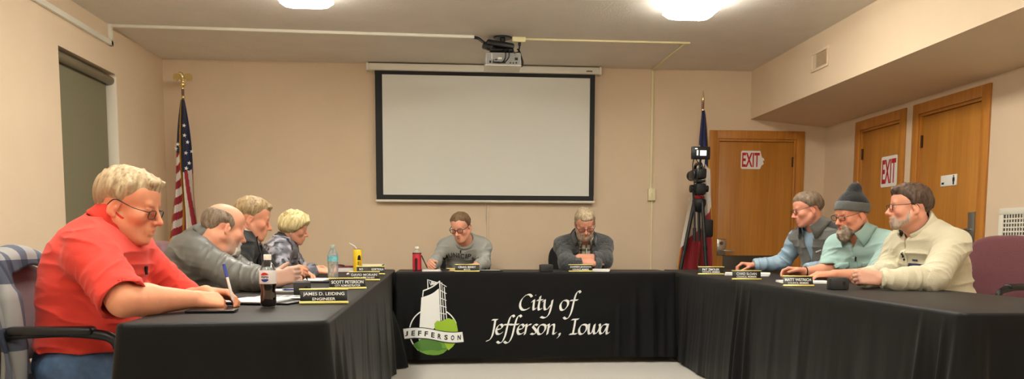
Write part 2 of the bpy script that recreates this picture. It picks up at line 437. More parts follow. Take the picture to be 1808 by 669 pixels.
b = rway([(2.07, 7.04, HC-.008), (2.055, D-.012, HC-.008)], .016, .014, 'c'); obj('diagonal_channel', b, M['cream'], t)
b = rway([(2.06, D-.010, HC-.01), (2.06, D-.010, 1.53)], .024, .018, 'y'); obj('wall_channel', b, M['cream'], t)
b = rway([(2.075, D-.008, 1.42), (2.075, D-.008, .12)], .014, .012, 'y'); obj('lower_channel', b, M['cream'], t)
t = thing('switch_box', 'cream surface switch box on the back wall left of the flag', 'switch', (2.068, D, 1.475))
b = BM(); bx(b, -.037, .037, -.04, 0, -.06, .06, .004); obj('box_body', b, M['cream'], t)
b = BM(); bx(b, -.006, .006, -.048, -.039, -.014, .014, .002); obj('toggle', b, M['white'], t)
t = thing('cable_raceway', 'thin cream cable channel on the back wall below the projection screen', 'cable channel')
b = rway([(.404, D-.008, 1.36), (.404, D-.008, .12)], .018, .014, 'y'); obj('wall_channel', b, M['wall'], t)
b = rway([(.385, D-.008, 1.40), (.385, D-.008, 1.2)], .006, .006, 'y'); obj('pull_cord', b, M['white'], t)

# projection screen
t = thing('projection_screen', 'white projection screen with black border hanging on the back wall', 'projection screen', (.385, D, 0))
b = BM(); bx(b, -1.145, 1.125, -.095, -.005, 2.645, 2.712, .012); cs = obj('housing', b, M['white'], t)
for s in (-1.15, 1.13):
    b = BM(); bx(b, s-.012, s+.012, -.1, 0, 2.64, 2.716, .006); obj('end_cap', b, M['white'], cs)
b = BM()
for i in range(5): bx(b, .99+.012*i, .999+.012*i, -.0968, -.0945, 2.664, 2.676+.003*(i % 2))
obj('maker_mark', b, M['ink'], cs)
b = BM(); bx(b, -1.015, 1.035, -.062, -.060, 1.45, 2.612); obj('viewing_surface', b, M['screen'], t)
b = BM()
for (x0, x1, z0, z1) in ((-1.082, 1.082, 2.610, 2.65), (-1.078, 1.08, 1.405, 1.452), (-1.08, -1.012, 1.452, 2.61), (1.032, 1.082, 1.452, 2.61)):
    bx(b, x0, x1, -.0635, -.0605, z0, z1)
obj('border', b, M['black'], t)
b = BM(); tube(b, [(-1.085, -.062, 1.392), (1.09, -.062, 1.392)], .013, 10); obj('bottom_bar', b, M['white'], t)

# ceiling lights: wrap-around fluorescent fixtures
M['diff'] = mat('lit_diffuser', (255, 246, 226), .4, emit=(255, 253, 242), estr=21.5)
def light(label, x, y, L=1.22, w=.37):
    t = thing('ceiling_light', label, 'ceiling light', (x, y, HC), group='wrap-around ceiling lights')
    b = BM(); prof = []
    for k in range(9):
        a = PI+k*PI/8; prof.append((w/2*cos(a)*(1. if 0 < k < 8 else 1.), -.028+.062*sin(a)*1.0))
    pr = [(-w/2+.03, -.022), (-w/2, -.034), (-w/2, -.062), (-w/2+.04, -.088), (-w/2+.09, -.096), (w/2-.09, -.096), (w/2-.04, -.088), (w/2, -.062), (w/2, -.034), (w/2-.03, -.022)]
    prism(b, pr, 'y', L, -L/2); obj('diffuser', b, M['diff'], t, smooth=50)
    b = BM(); bx(b, -w/2+.03, w/2-.03, -L/2+.02, L/2-.02, -.02, 0, .003); obj('fixture_tray', b, M['white'], t)
    for s in (-1, 1):
        b = BM(); prism(b, [(p[0]*1.01, p[1]*1.01) for p in pr], 'y', .006, s*L/2-.003+s*.004); obj('end_plate', b, M['diff'], t)
    return t
light('lit ceiling light left of the projector, cut by the top of the picture', -.985, 5.35)
light('lit ceiling light right of the projector above the right table', 1.78, 5.40)
for x, s in ((-.985, 'left'), (1.78, 'right')):
    light('lit ceiling light in the %s row above the front of the room' % s, x, 2.7)
    light('lit ceiling light in the %s row at the rear of the room' % s, x, .0)

# projector hung under the ceiling
t = thing('projector', 'white ceiling projector showing its rear sockets and black mount', 'projector', (.475, 7.02, HC))
b = BM(); lathe(b, [(.075, -.012), (.08, 0)], 20); tube(b, [(0, 0, 0), (0, 0, -.10)], .022, 12)
box(b, (-.03, -.02, -.075), (.24, .15, .05), .018, rot=Euler((0, R(6), R(8)))); box(b, (-.13, -.05, -.09), (.09, .08, .05), .012, rot=Euler((0, R(15), 0)))
box(b, (-.01, -.01, -.12), (.2, .14, .02), .006)
obj('mount', b, M['blackp'], t)
b = BM(); box(b, (-.0, .02, -.2), (.30, .24, .105), .012); body = obj('housing', b, M['silver'], t)
b = BM(); box(b, (.0, .02, -.2535), (.31, .25, .008), .003); obj('base_rim', b, M['white'], body)
random.seed(3)
b = BM(); bx(b, -.14, .14, -.103, -.099, -.246, -.158); obj('socket_panel', b, mat('panel_grey', (150, 150, 148), .4), body)
for i, (x, z, w2, h2) in enumerate(((-.11, -.228, .016, .02), (-.085, -.23, .012, .018), (-.055, -.232, .05, .014), (-.06, -.21, .02, .01), (-.08, -.213, .008, .008), (.005, -.232, .03, .012), (.06, -.234, .012, .01), (.085, -.234, .012, .01), (.11, -.232, .012, .012), (.11, -.2, .026, .022))):
    b = BM(); bx(b, x-w2/2, x+w2/2, -.106, -.102, z-h2/2, z+h2/2, .001); obj('socket', b, M['blackp'], body)
for q in ((-.045, -.012, -.205, -.19), (-.100, -.094, -.205, -.16)):
    b = BM(); bx(b, q[0], q[1], -.105, -.102, q[2], q[3]); obj('panel_label', b, M['white'], body)
b = BM(); tube(b, [(-.03, .14, -.2), (-.03, .175, -.2)], [.035, .03], 16); obj('projector_lens', b, M['blackp'], body)
b = BM()
tube(b, smooth_path([(-.26, -.03, -.012), (-.21, -.03, -.02), (-.17, -.04, -.05), (-.13, -.05, -.075)]), .012, 8)
tube(b, smooth_path([(.0, -.08, -.12), (.015, -.13, -.15), (.015, -.135, -.2), (-.01, -.125, -.235), (-.05, -.115, -.232)]), .006, 6)
tube(b, smooth_path([(.03, -.08, -.11), (.045, -.13, -.14), (.045, -.14, -.19), (.02, -.125, -.225), (.0, -.112, -.232)]), .005, 6)
tube(b, smooth_path([(.05, -.05, -.10), (.08, -.08, -.12), (.1, -.1, -.17)]), .005, 6)
obj('cable', b, M['blackp'], t)
t = thing('ceiling_outlet', 'cream ceiling outlet box with a looped black power cord beside the projector', 'outlet', (.61, 7.03, HC))
b = BM(); bx(b, -.055, .06, -.045, .045, -.042, 0, .006); obj('box_body', b, M['cream'], t)
b = BM(); tube(b, smooth_path([(.01, -.02, -.042), (.008, -.02, -.09), (-.006, -.03, -.15), (.0, -.03, -.21), (.02, -.03, -.245), (.038, -.03, -.225), (.03, -.03, -.18), (.008, -.03, -.14), (-.006, -.03, -.18), (.006, -.035, -.235), (.028, -.035, -.24), (.03, -.035, -.2), (.01, -.03, -.12), (-.012, -.03, -.10)]), .0065, 6)
box(b, (.01, -.02, -.055), (.024, .024, .03), .005)
tube(b, smooth_path([(-.004, -.03, -.125), (-.03, -.06, -.14), (-.025, -.107, -.195)]), .004, 6); obj('cord', b, M['blackp'], t)
# ------------------------------------------------------------------ draped tables
TZ = .745      # table top
def vnoise1(x, seed=0):
    x = np.asarray(x, float); i = np.floor(x).astype(int); f = x-i; f = f*f*(3-2*f)
    def h(n):
        v = np.sin((n+seed*57.3)*12.9898)*43758.5453; return v-np.floor(v)
    return (h(i)*(1-f)+h(i+1)*f)*2-1
def cloth(name, poly, zbot, folds, label, seed, group='black tablecloths', amp=.007, corner=.075, flare=.02, short=None):
    """black cloth draped over a table: flat top, rounded edge, skirt with folds. poly: 4 corners, anticlockwise.
    folds: (edge, fraction along, width m, depth m, start 0..1)"""
    P = [Vector((p[0], p[1])) for p in poly]; n = 4; rc = .028
    samples = []           # x, y, nx, ny, s
    s = 0.; marks = []; cornmarks = []
    for i in range(n):
        a, b = P[i], P[(i+1) % n]; d = (b-a).normalized(); nr = Vector((d.y, -d.x)); Lg = (b-a).length-2*rc
        pre = (a-P[i-1]).normalized(); n0 = Vector((pre.y, -pre.x))
        cen = a+d*rc-nr*rc
        a0 = atan2(n0.y, n0.x); a1 = atan2(nr.y, nr.x)
        while a1 < a0: a1 += 2*PI
        K = 10
        cornmarks.append(s+rc*(a1-a0)/2)
        for k in range(K):
            an = a0+(a1-a0)*k/K
            samples.append((cen.x+rc*cos(an), cen.y+rc*sin(an), cos(an), sin(an), s+rc*(a1-a0)*k/K))
        s += rc*(a1-a0); st = s; marks.append((st, Lg))
        K = max(2, int(Lg/.011))
        for k in range(K):
            q = a+d*(rc+Lg*k/K); samples.append((q.x, q.y, nr.x, nr.y, st+Lg*k/K))
        s += Lg
    S = np.array(samples); tot = s; sv = S[:, 4]
    NS = len(S); ts = [0, .0]+[(.003+.997*(k/26)) for k in range(27)]
    H = np.full(NS, TZ-zbot)
    if short:   # the side people sit at hangs only a hand's width
        st_, L_ = marks[short[0]]; dd = np.minimum(sv-st_-short[2], st_+L_-short[2]-sv); H = H+(TZ-short[1]-H)*np.clip(dd/.12, 0, 1)
    def dist(a): d = np.abs(sv-a); return np.minimum(d, tot-d)
    ang = sv/tot*2*PI
    rows = []
    re = .014
    levels = [(re*(1-cos(PI/2*(1-k/4))) if 0 else re*(1-sin(PI/2*k/4)), re*(1-cos(PI/2*k/4))) for k in range(5)]  # inset, drop
    for ins, drop in levels: rows.append((ins*np.ones(NS)*-1, TZ-drop*np.ones(NS)))
    for k in range(1, 27):
        t = k/26; off = flare*t*np.ones(NS)
        off += amp*t**.8*(vnoise1(sv*5.5, seed)+.6*vnoise1(sv*13, seed+3)+.4*vnoise1(sv*23+t*2., seed+5))
        for c in cornmarks:
            d = np.minimum(np.abs(sv-c), tot-np.abs(sv-c)); w = .020+.035*t
            off += corner*t*np.exp(-(d/w)**2) - .018*t**.7*np.exp(-((d-.115)/.045)**2)+.022*t*np.exp(-((d-.2)/.05)**2)
        for (e, fr, w, dep, t0) in folds:
            c = marks[e][0]+marks[e][1]*fr; d = np.minimum(np.abs(sv-c), tot-np.abs(sv-c)); tt = max(0., (t-t0)/(1-t0)) if t0 < 1 else 0
            off += dep*tt**.75*np.exp(-(d/(w*(.55+.6*tt)))**2)
        off += .0025*t*np.sin(t*9+sv*3+seed)
        off = np.maximum(off, .002)
        rows.append((off, (TZ-re-(H-re)*t)+.006*t*vnoise1(sv*4, seed+9)))
    b = BM(); V = []
    for off, z in rows: V.append([b.verts.new((S[i, 0]+S[i, 2]*off[i], S[i, 1]+S[i, 3]*off[i], z[i])) for i in range(NS)])
    for r in range(len(V)-1):
        for i in range(NS): b.faces.new((V[r][(i+1) % NS], V[r][i], V[r+1][i], V[r+1][(i+1) % NS]))
    cx_, cy_ = S[:, 0].mean(), S[:, 1].mean()
    prev = V[0]
    for f in (.8,):
        ring = [b.verts.new((cx_+(S[i, 0]-cx_)*f, cy_+(S[i, 1]-cy_)*f, TZ)) for i in range(NS)]
        for i in range(NS): b.faces.new((ring[(i+1) % NS], ring[i], prev[i], prev[(i+1) % NS]))
        prev = ring
    b.faces.new(prev)
    bmesh.ops.recalc_face_normals(b, faces=b.faces[:])
    o = obj(name, b, M['cloth'], smooth=60); tag(o, label, 'tablecloth', group)
    return o
LT = [(-.935, 2.33), (-.350, 2.40), (-.462, 7.20), (-1.04, 7.19)]
BT = [(-.425, 6.465), (1.875, 6.49), (1.90, 7.20), (-.43, 7.20)]
RT = [(1.722, 2.57), (2.47, 2.53), (2.70, 7.20), (1.955, 7.20)]
c_left = cloth('tablecloth', LT, .012, [(1, .03, .05, .05, .0), (1, .075, .03, .035, .05), (1, .13, .05, .03, .1), (1, .30, .05, .02, .1), (1, .45, .04, .022, .1), (1, .60, .05, .024, .1), (1, .74, .04, .03, .15), (1, .815, .06, .12, .35), (0, .86, .03, .03, .0), (0, .55, .2, .012, .2)],
               'black tablecloth on the long table at the left, nearest the man in the red polo', 2, short=(3, .665, .10))
c_back = cloth('tablecloth', BT, .045, [(0, .965, .03, .03, .2), (0, .86, .03, .018, .1), (0, .80, .02, .012, .2), (0, .93, .02, .016, .3)],
               'black tablecloth with the printed white town name and emblem on the back table', 5, amp=.003, corner=.03, flare=.008, short=(2, .665, .10))
c_right = cloth('tablecloth', RT, .012, [(3, .50, .045, .055, .0), (3, .475, .03, .04, .0), (3, .53, .03, .035, .02), (3, .71, .04, .012, .1), (3, .30, .05, .014, .1), (3, .2, .03, .02, .1), (3, .955, .03, .045, .0), (3, .985, .025, .05, .0), (0, .03, .03, .05, .0), (0, .08, .025, .045, .0), (0, .3, .06, .015, .0), (0, .6, .05, .018, .1)],
                'black tablecloth on the long table at the right, in front of the three seated men', 9, short=(1, .665, .30))
# ------------------------------------------------------------------ printing on the back cloth
bpy.context.view_layer.update()
bv_back = bvh_of(c_back)
def on_cloth(bm, lift):
    for v in bm.verts:
        h = bv_back.ray_cast(Vector((v.co.x, 5.5, v.co.z)), Vector((0, 1, 0)))
        v.co.y = (h[0].y if h[0] is not None else 6.455)-lift
def banner(u, v):  # position on the banner of a point of the design
    return (0.0044491*u-.00025*v+2.913e-7*u*v-3.50358, .00012993*u-.0043453*v-2.676e-7*u*v+2.83304)
def flat_poly(bm, pts):
    f = bm.faces.new([bm.verts.new((x, 5.5, z)) for x, z in pts]); return f
def band(bm, a, b):
    A = [bm.verts.new((x, 5.5, z)) for x, z in a]; B_ = [bm.verts.new((x, 5.5, z)) for x, z in b]
    for i in range(len(a)-1): bm.faces.new((A[i], A[i+1], B_[i+1], B_[i]))
def E1(x, y): return banner(700+x/4.46, 485+y/4.46)
def pl2(pts, sub=5): return [(p.x, p.y) for p in smooth_path([(a, b_, 0) for a, b_ in pts], sub)]
def layer(name, m, lift, polys=(), bands=(), L=.03):
    b = BM()
    for p in polys: flat_poly(b, [E1(*q) for q in p])
    for p, q in bands: band(b, [E1(*a) for a in p], [E1(*a) for a in q])
    subdivide_long(b, L); on_cloth(b, lift); bmesh.ops.recalc_face_normals(b, faces=b.faces[:])
    return obj(name, b, m, c_back, smooth=0)
cc = (292, 448)
def arc(r, a0, a1, n=40, c=cc): return [(c[0]+r*cos(R(a0+(a1-a0)*k/n)), c[1]-r*sin(R(a0+(a1-a0)*k/n))) for k in range(n+1)]
for a0, a1 in ((122, 232), (20, 58)): layer('emblem_ring', M['print'], .0012, bands=[(arc(190, a0, a1), arc(181, a0, a1))])
layer('emblem_tower', M['print'], .0014, polys=[
    [(198, 178)]+pl2([(198, 178), (250, 162), (290, 142), (327, 112)])+[(333, 110), (345, 362), (300, 420), (182, 520), (176, 505), (184, 405)]],
    bands=[([(204, 172), (209, 124)], [(211, 172), (216, 128)]),
           (pl2([(209, 122), (250, 106), (290, 84), (338, 46)]), pl2([(214, 131), (252, 115), (294, 93), (338, 58)])),
           ([(334, 50), (350, 362)], [(343, 48), (358, 360)]), ([(352, 60), (370, 358)], [(357, 60), (376, 356)]), ([(370, 95), (390, 350)], [(377, 95), (396, 348)])]
    + [([(340, 58+i*60), (392, 92+i*54)], [(340, 64+i*60), (392, 98+i*54)]) for i in range(5)]
    + [([(242, 40), (245, 112)], [(248, 38), (252, 110)]), ([(242, 36), (330, 62)], [(243, 42), (330, 69)])]
    + [([(255+i*15, 45+i*5), (270+i*14, 75-i*5), (282+i*10, 50+i*6)], [(258+i*15, 60+i*6), (272+i*14, 88-i*4), (287+i*10, 66+i*5)]) for i in range(4)])
lg = [(300, 420), (298, 385), (318, 362), (352, 366), (385, 350), (410, 342), (432, 352), (452, 350), (472, 395), (480, 440), (479, 480), (466, 530), (440, 568), (408, 596), (378, 560), (330, 470)]
layer('emblem_bush', M['green1'], .0020, polys=[lg])
layer('emblem_hill', M['green3'], .0026, polys=[[(180, 520), (215, 492), (330, 490), (372, 530), (400, 590), (368, 618), (330, 632), (292, 635), (240, 628), (190, 606), (150, 575), (130, 552)]])
layer('emblem_shrubs', M['green2'], .0040, polys=[[(130, 552), (168, 532), (185, 512), (235, 498), (300, 505), (352, 545), (360, 580), (392, 578), (400, 592), (360, 590), (330, 600), (270, 592), (205, 600), (165, 575)]])
def wave(x, o): return (x, o+ (405-(x-60)*.0)+ (12*sin((x-60)/450*2*PI+2.9)) + (x-60)*.055)
xs = [58+i*(515-58)/40 for i in range(41)]
layer('emblem_ribbon', M['ink'], .0052, bands=[([(wave(x, 18)[0]-(2 if x < 60 else 0), wave(x, 18-6)[1]) for x in xs], [(x+12, wave(x, 18+86)[1]) for x in xs])])
layer('ribbon_face', M['print'], .0062, bands=[([(x, wave(x, 18)[1]) for x in xs], [(x+10, wave(x, 18+78)[1]) for x in xs])])
b = BM()
for i, ch in enumerate('JEFFERSON'):
    x = 84+i*(490-84)/8; y = wave(x, 18+40)[1]+1
    g = fit_text(ch, (26 if ch != 'J' else 22), 40, .035)
    sl = (wave(x+5, 0)[1]-wave(x-5, 0)[1])/10
    for v in g.verts:
        px, py = v.co.x, -v.co.y
        q = E1(x+px+py*-.06, y+py+px*sl); v.co = Vector((q[0], 5.5, q[1]))
    merge(b, g)
on_cloth(b, .0074); obj('emblem_lettering', b, M['ink'], c_back, smooth=0)
# calligraphic lettering drawn with a broad nib: strokes in x-heights, baseline 0
GL = {
 'C': [[(1.18, 1.28), (.95, 1.5), (.6, 1.45), (.2, 1.0), (.12, .45), (.35, .08), (.7, .05), (1.05, .25)]],
 'i': [[(.02, .78), (.22, .98), (.22, .3), (.3, .05), (.5, .22)], [(.30, 1.42), (.36, 1.47)]],
 't': [[(.28, 1.35), (.24, .9), (.2, .3), (.3, .04), (.55, .2)], [(.0, .96), (.55, 1.0)]],
 'y': [[(.0, .82), (.18, .98), (.2, .4), (.3, .08), (.55, .15), (.85, .6)], [(.92, .98), (.86, .3), (.7, -.4), (.35, -.72), (-.05, -.62)]],
 'o': [[(.62, .95), (.3, .9), (.1, .5), (.2, .08), (.5, .05), (.8, .45), (.78, .85), (.5, .97)]],
 'f': [[(1.12, 1.68), (.95, 1.85), (.72, 1.6), (.55, .8), (.42, -.1), (.22, -.65), (-.05, -.82), (-.3, -.66)], [(.18, .94), (.92, .98)]],
 'J': [[(.25, 1.42), (.75, 1.42)], [(.55, 1.42), (.5, .6), (.4, -.1), (.2, -.5), (-.1, -.62)]],
 'e': [[(.12, .48), (.5, .55), (.66, .78), (.5, .97), (.25, .85), (.1, .45), (.22, .08), (.5, .05), (.75, .25)]],
 'r': [[(.02, .8), (.2, .98), (.2, .5), (.14, .0)], [(.2, .6), (.42, .93), (.65, .95)]],
 's': [[(.62, .88), (.38, .97), (.2, .76), (.42, .5), (.56, .24), (.35, .03), (.05, .1)]],
 'n': [[(.0, .8), (.2, .98), (.2, .5), (.15, .0)], [(.2, .55), (.5, .93), (.72, .92), (.74, .5), (.72, .12), (.85, .04), (1.0, .2)]],
 ',': [[(.16, .1), (.24, .02), (.16, -.2), (.0, -.36)]],
 'I': [[(.1, 1.43), (.75, 1.47)], [(.45, 1.45), (.4, .7), (.34, .04)], [(.02, .02), (.7, .06)]],
 'w': [[(.02, .82), (.2, .98), (.2, .4), (.3, .06), (.55, .2), (.72, .9)], [(.74, .98), (.72, .3), (.84, .06), (1.1, .25), (1.28, .75), (1.2, 1.0)]],
 'a': [[(.8, .92), (.5, .97), (.2, .7), (.1, .3), (.25, .05), (.55, .3), (.8, .9)], [(.84, .98), (.76, .3), (.84, .05), (1.05, .22)]],
}
XH = 62.
lines = [(262, [('C', 752), ('i', 826), ('t', 858), ('y', 892), ('o', 994), ('f', 1044)]),
         (406, [('J', 573), ('e', 612), ('f', 648), ('f', 690), ('e', 738), ('r', 781), ('s', 822), ('o', 858), ('n', 914), (',', 984), ('I', 1056), ('o', 1106), ('w', 1157), ('a', 1232)])]
b = BM(); na = R(38); nx_, ny_ = cos(na)*.122, sin(na)*.122
for base, items in lines:
    for ch, x0 in items:
        for st in GL[ch]:
            pth = pl2(st, 7)
            def pt(x, y): return banner(690+(x0+(x+.10*y)*XH)/3.362, 470+(base-y*XH)/3.362)
            quad = [(pt(x-nx_, y-ny_), pt(x+nx_, y+ny_)) for x, y in pth]
            for (a0, a1), (c0, c1) in zip(quad[:-1], quad[1:]):
                ar = (a1[0]-a0[0])*(c0[1]-a0[1])-(a1[1]-a0[1])*(c0[0]-a0[0])
                vs = [a0, a1, c1, c0] if ar < 0 else [c0, c1, a1, a0]
                flat_poly(b, vs)
                # hairline thickness where the nib runs along its own edge
                d = Vector((c0[0]-a0[0], c0[1]-a0[1])); nn = Vector((-d.y, d.x)); nn = nn.normalized()*.0022 if nn.length > 1e-9 else nn
                m0 = ((a0[0]+a1[0])/2, (a0[1]+a1[1])/2); m1 = ((c0[0]+c1[0])/2, (c0[1]+c1[1])/2)
                flat_poly(b, [(m0[0]-nn.x, m0[1]-nn.y), (m1[0]-nn.x, m1[1]-nn.y), (m1[0]+nn.x, m1[1]+nn.y), (m0[0]+nn.x, m0[1]+nn.y)])
on_cloth(b, .0014); obj('town_lettering', b, M['print'], c_back, smooth=0)

# ------------------------------------------------------------------ name plates
def nameplate(x, y, rz, name, role, label, w=.2, h=.056, tilt=12, gap=False):
    t = thing('name_plate', label, 'name plate', (x, y, TZ+.0012), rz, 'name plates on the tables')
    tl = Matrix.Rotation(R(-tilt), 4, 'X')
    b = BM(); box(b, (0, .002, h/2+.004), (w, .004, h-.004), .0008); bmesh.ops.transform(b, matrix=tl, verts=b.verts[:]); obj('plate', b, M['plate'], t)
    b = BM(); box(b, (0, .0, .005), (w+.008, .010, .010), .002); box(b, (0, .0, h+.003), (w+.008, .008, .006), .0015)
    bmesh.ops.transform(b, matrix=tl, verts=b.verts[:]); box(b, (0, .018, .003), (w, .04, .005), .001); obj('holder', b, M['goldp'], t)
    b = BM()
    nm = name.split('|')
    if len(nm) == 1: merge(b, fit_text(name, min(w*.88, .0128*len(name)), h*.30, .012), tl @ up_m(0, -.0008, h*.66+.002))
    else:
        merge(b, fit_text(nm[0], .026, h*.28, .012), tl @ up_m(-w*.34, -.0008, h*.66+.002)); merge(b, fit_text(nm[1], .085, h*.28, .012), tl @ up_m(w*.24, -.0008, h*.66+.002))
    merge(b, fit_text(role, min(w*.7, .0105*len(role)), h*.2, .012), tl @ up_m(w*.05 if len(nm) > 1 else 0, -.0008, h*.30+.003)); obj('lettering', b, M['print'], t)
nameplate(-.462, 3.055, R(8), 'JAMES D. LEIDING', 'ENGINEER', 'black name plate of the engineer, nearest on the left table', .172, .052)
nameplate(-.492, 4.03, R(16), 'SCOTT PETERSON', 'CITY ADMINISTRATOR', 'black name plate of the city administrator, second on the left table', .178, .052)
nameplate(-.505, 4.96, R(12), 'DAVID MORAIN', 'CITY ATTORNEY', 'black name plate of the city attorney on the left table', .182, .052)
nameplate(-.56, 5.95, R(4), 'RO|GORTSOLH', 'CLERK', 'black name plate behind the attorney plate, in front of the yellow can', .2, .056)
nameplate(.158, 6.535, R(0), 'CRAIG BERRY', 'MAYOR', 'black name plate in front of the man in the grey sweatshirt', .195, .056)
nameplate(1.09, 6.545, R(0), 'DARREN JACKSON', 'COUNCIL MEMBER', 'black name plate in front of the man in the charcoal jacket', .195, .056)
nameplate(1.98, 5.93, R(-6), 'PAT ZMOLEK', 'COUNCIL MEMBER', 'black name plate furthest along the right table near the flag', .19, .056)
nameplate(1.925, 5.06, R(-8), 'CHAD SLOAN', 'COUNCIL MEMBER', 'black name plate in the middle of the right table', .18, .056)
nameplate(1.905, 4.24, R(-6), 'MATT WETRICH', 'COUNCIL MEMBER', 'black name plate nearest the camera on the right table, leaning back', .16, .056, 24)

# ------------------------------------------------------------------ things on the tables
def sheet(b, x, y, w, d, rz, z=0., th=.0012, mi=0):
    box(b, (x, y, TZ+z+th/2+.001), (w, d, th), rot=Euler((0, 0, R(rz))), mi=mi)
def papers(name, label, cat, x, y, w, d, rz, m, th=.0014, z=0., group=None):
    t = thing(name, label, cat, (x, y, TZ+.001+z), R(rz), group); b = BM(); n = 3
    for k in range(n): box(b, (.002*k, .0015*k, th*(k+.5)), (w, d, th*.9), rot=Euler((0, 0, R(1.2*k))))
    obj('sheet', b, M[m], t); return t
def pen(name, label, p, q, cols, r=.0045):
    t = thing(name, label, 'pen', p); P = Vector((0, 0, 0)); Q = Vector(q)-Vector(p)
    b = BM(); tube(b, [P, P+Q*.06, P+Q*.1, P+Q*.98, Q], [.001, .0025, r, r, r*.8], 8); obj('barrel', b, cols[0], t)
    a, _, _ = frame_from(Q); b = BM(); tube(b, [P+Q*.68, Q*1.03], r*1.15, 8); tube(b, [P+Q*.7+a*r*1.5, P+Q*.98+a*r*1.5], .0016, 6); obj('cap', b, cols[1], t)
    return t
M['bluep'] = mat('blue_pen_plastic', (52, 74, 160), .3)
M['maroon'] = mat('maroon_cover', (126, 44, 50), .6)
M['creamb'] = mat('cream_binder', (238, 230, 196), .6)
t = thing('phone', 'black phone lying by the forearm at the near end of the left table', 'phone', (-.77, 2.70, TZ+.001), R(4))
b = BM(); box(b, (0, 0, .005), (.155, .075, .009), .003); obj('case', b, M['blackp'], t)
b = BM(); box(b, (0, 0, .0097), (.145, .066, .0008)); obj('phone_screen', b, mat('dark_screen', (30, 30, 34), .15), t)
t = thing('portfolio', 'open black portfolio with papers under the writing hands', 'portfolio', (-.70, 3.17, TZ+.001), R(-14))
b = BM(); box(b, (-.02, 0, .005), (.25, .33, .008), .003); box(b, (.13, .02, .004), (.05, .31, .006), .002); obj('cover', b, M['blackp'], t)
b = BM(); box(b, (-.015, -.04, .0105), (.205, .24, .003)); obj('note_page', b, M['paper'], t)
b = BM(); box(b, (.02, .10, .0135), (.2, .15, .0025), rot=Euler((0, 0, R(9)))); pg = obj('printed_page', b, M['paper'], t)
b = BM(); random.seed(5)
for i in range(4): box(b, (-.045+.04*i, .115, .0152), (.03, .06+.02*random.random(), .0006), rot=Euler((0, 0, R(9))))
obj('printed_picture', b, mat('grey_print', (120, 122, 118), .7), pg)
papers('paper_stack', 'loose white papers in front of the bald man on the left table', 'papers', -.70, 3.93, .30, .21, 14, 'paper')
pen('pen', 'blue pen lying on the papers in front of the bald man', (-.77, 3.82, TZ+.011), (-.65, 3.87, TZ+.011), (M['bluep'], M['bluep']))
t = thing('notepad', 'white notepad in a black folder in front of the man in the suit', 'notepad', (-.80, 4.86, TZ+.001), R(-6))
b = BM(); box(b, (0, 0, .005), (.27, .34, .009), .003); obj('folder', b, M['blackp'], t)
b = BM(); box(b, (-.01, -.01, .0125), (.215, .28, .006), .001); obj('note_page', b, M['paper'], t)
t = thing('book', 'maroon book with white page edges lying beside the water bottle', 'book', (-.81, 6.46, TZ+.001), R(6))
b = BM(); box(b, (0, 0, .022), (.135, .2, .036), .001); obj('pages', b, M['paper'], t)
b = BM(); box(b, (0, 0, .044), (.145, .21, .008), .002); box(b, (0, 0, .003), (.145, .21, .005), .002); box(b, (.07, 0, .024), (.006, .21, .045), .002); obj('book_cover', b, M['maroon'], t)
papers('paper_slip', 'small white slip lying in front of the maroon book', 'paper', -.70, 6.0, .08, .08, 4, 'paper', .003)
t = thing('binder', 'thick cream binder lying behind the yellow can', 'binder', (-.66, 6.9, TZ+.001), R(0))
b = BM(); box(b, (0, 0, .022), (.2, .28, .034), .002); obj('pages', b, M['paper'], t)
b = BM(); box(b, (0, 0, .044), (.23, .29, .014), .005); box(b, (0, 0, .003), (.23, .29, .005), .002); obj('binder_cover', b, M['creamb'], t)
b = BM(); prism(b, [(.10, .02), (.125, .055), (.135, .055), (.118, .02)], 'y', .03, -.13); obj('green_tab', b, M['green2'], t)
def cube_mic(x, y, rz, label, s=(.085, .06, .055)):
    t = thing('microphone_box', label, 'box', (x, y, TZ+.001), R(rz), 'small black boxes on the tables')
    b = BM(); box(b, (0, 0, s[2]/2), s, .004); obj('case', b, M['dkcase'], t)
    b = BM(); tube(b, [(s[0]*.22, -s[1]/2+.001, s[2]*.6), (s[0]*.22, -s[1]/2-.002, s[2]*.6)], .008, 12); obj('button', b, M['blackp'], t)
    b = BM(); box(b, (0, 0, s[2]+.0015), (s[0]*.8, s[1]*.7, .003), .001); obj('top_panel', b, M['dkgrey'], t)
M['dkcase'] = mat('charcoal_case', (46, 45, 44), .5)
cube_mic(-.62, 3.50, 12, 'small black box on the left table behind the engineer name plate', (.07, .05, .062))
cube_mic(.805, 6.56, 4, 'small black box left of the man in the charcoal jacket', (.105, .06, .058))
cube_mic(1.975, 3.94, -6, 'small black box on the right table in front of the clasped hands', (.092, .06, .058))
# cola bottle
M['colal'] = mat('cola', (24, 10, 8), .08, spec=.6)
M['label'] = mat('bottle_label', (214, 204, 200), .4)
t = thing('cola_bottle', 'half-full clear cola bottle with a white cap and round label logo', 'bottle', (-.634, 2.91, TZ+.001)); t.scale = (.86, .86, .86)
z = .0
prof = [(.020, 0), (.029, .004), (.0325, .018), (.0325, .05), (.0285, .068), (.0325, .084), (.0335, .098), (.0335, .134), (.0325, .150), (.026, .170), (.016, .186), (.0125, .194), (.0125, .205)]
b = BM(); lathe(b, prof, 28); obj('bottle_body', b, M['clear'], t)
b = BM(); lathe(b, [(r-.0015, zz) for r, zz in [(.020, .002), (.029, .006), (.0325, .019), (.0325, .05), (.0285, .068), (.0325, .084), (.0334, .096)]], 28); obj('cola', b, M['colal'], t)
b = BM(); lathe(b, [(.0345, .097), (.0345, .150), (.033, .152)], 28, cap=False); lb = obj('bottle_label', b, M['label'], t)
b = BM(); lathe(b, [(.0155, .194), (.0155, .214), (.014, .217)], 20); obj('cap', b, M['white'], t)
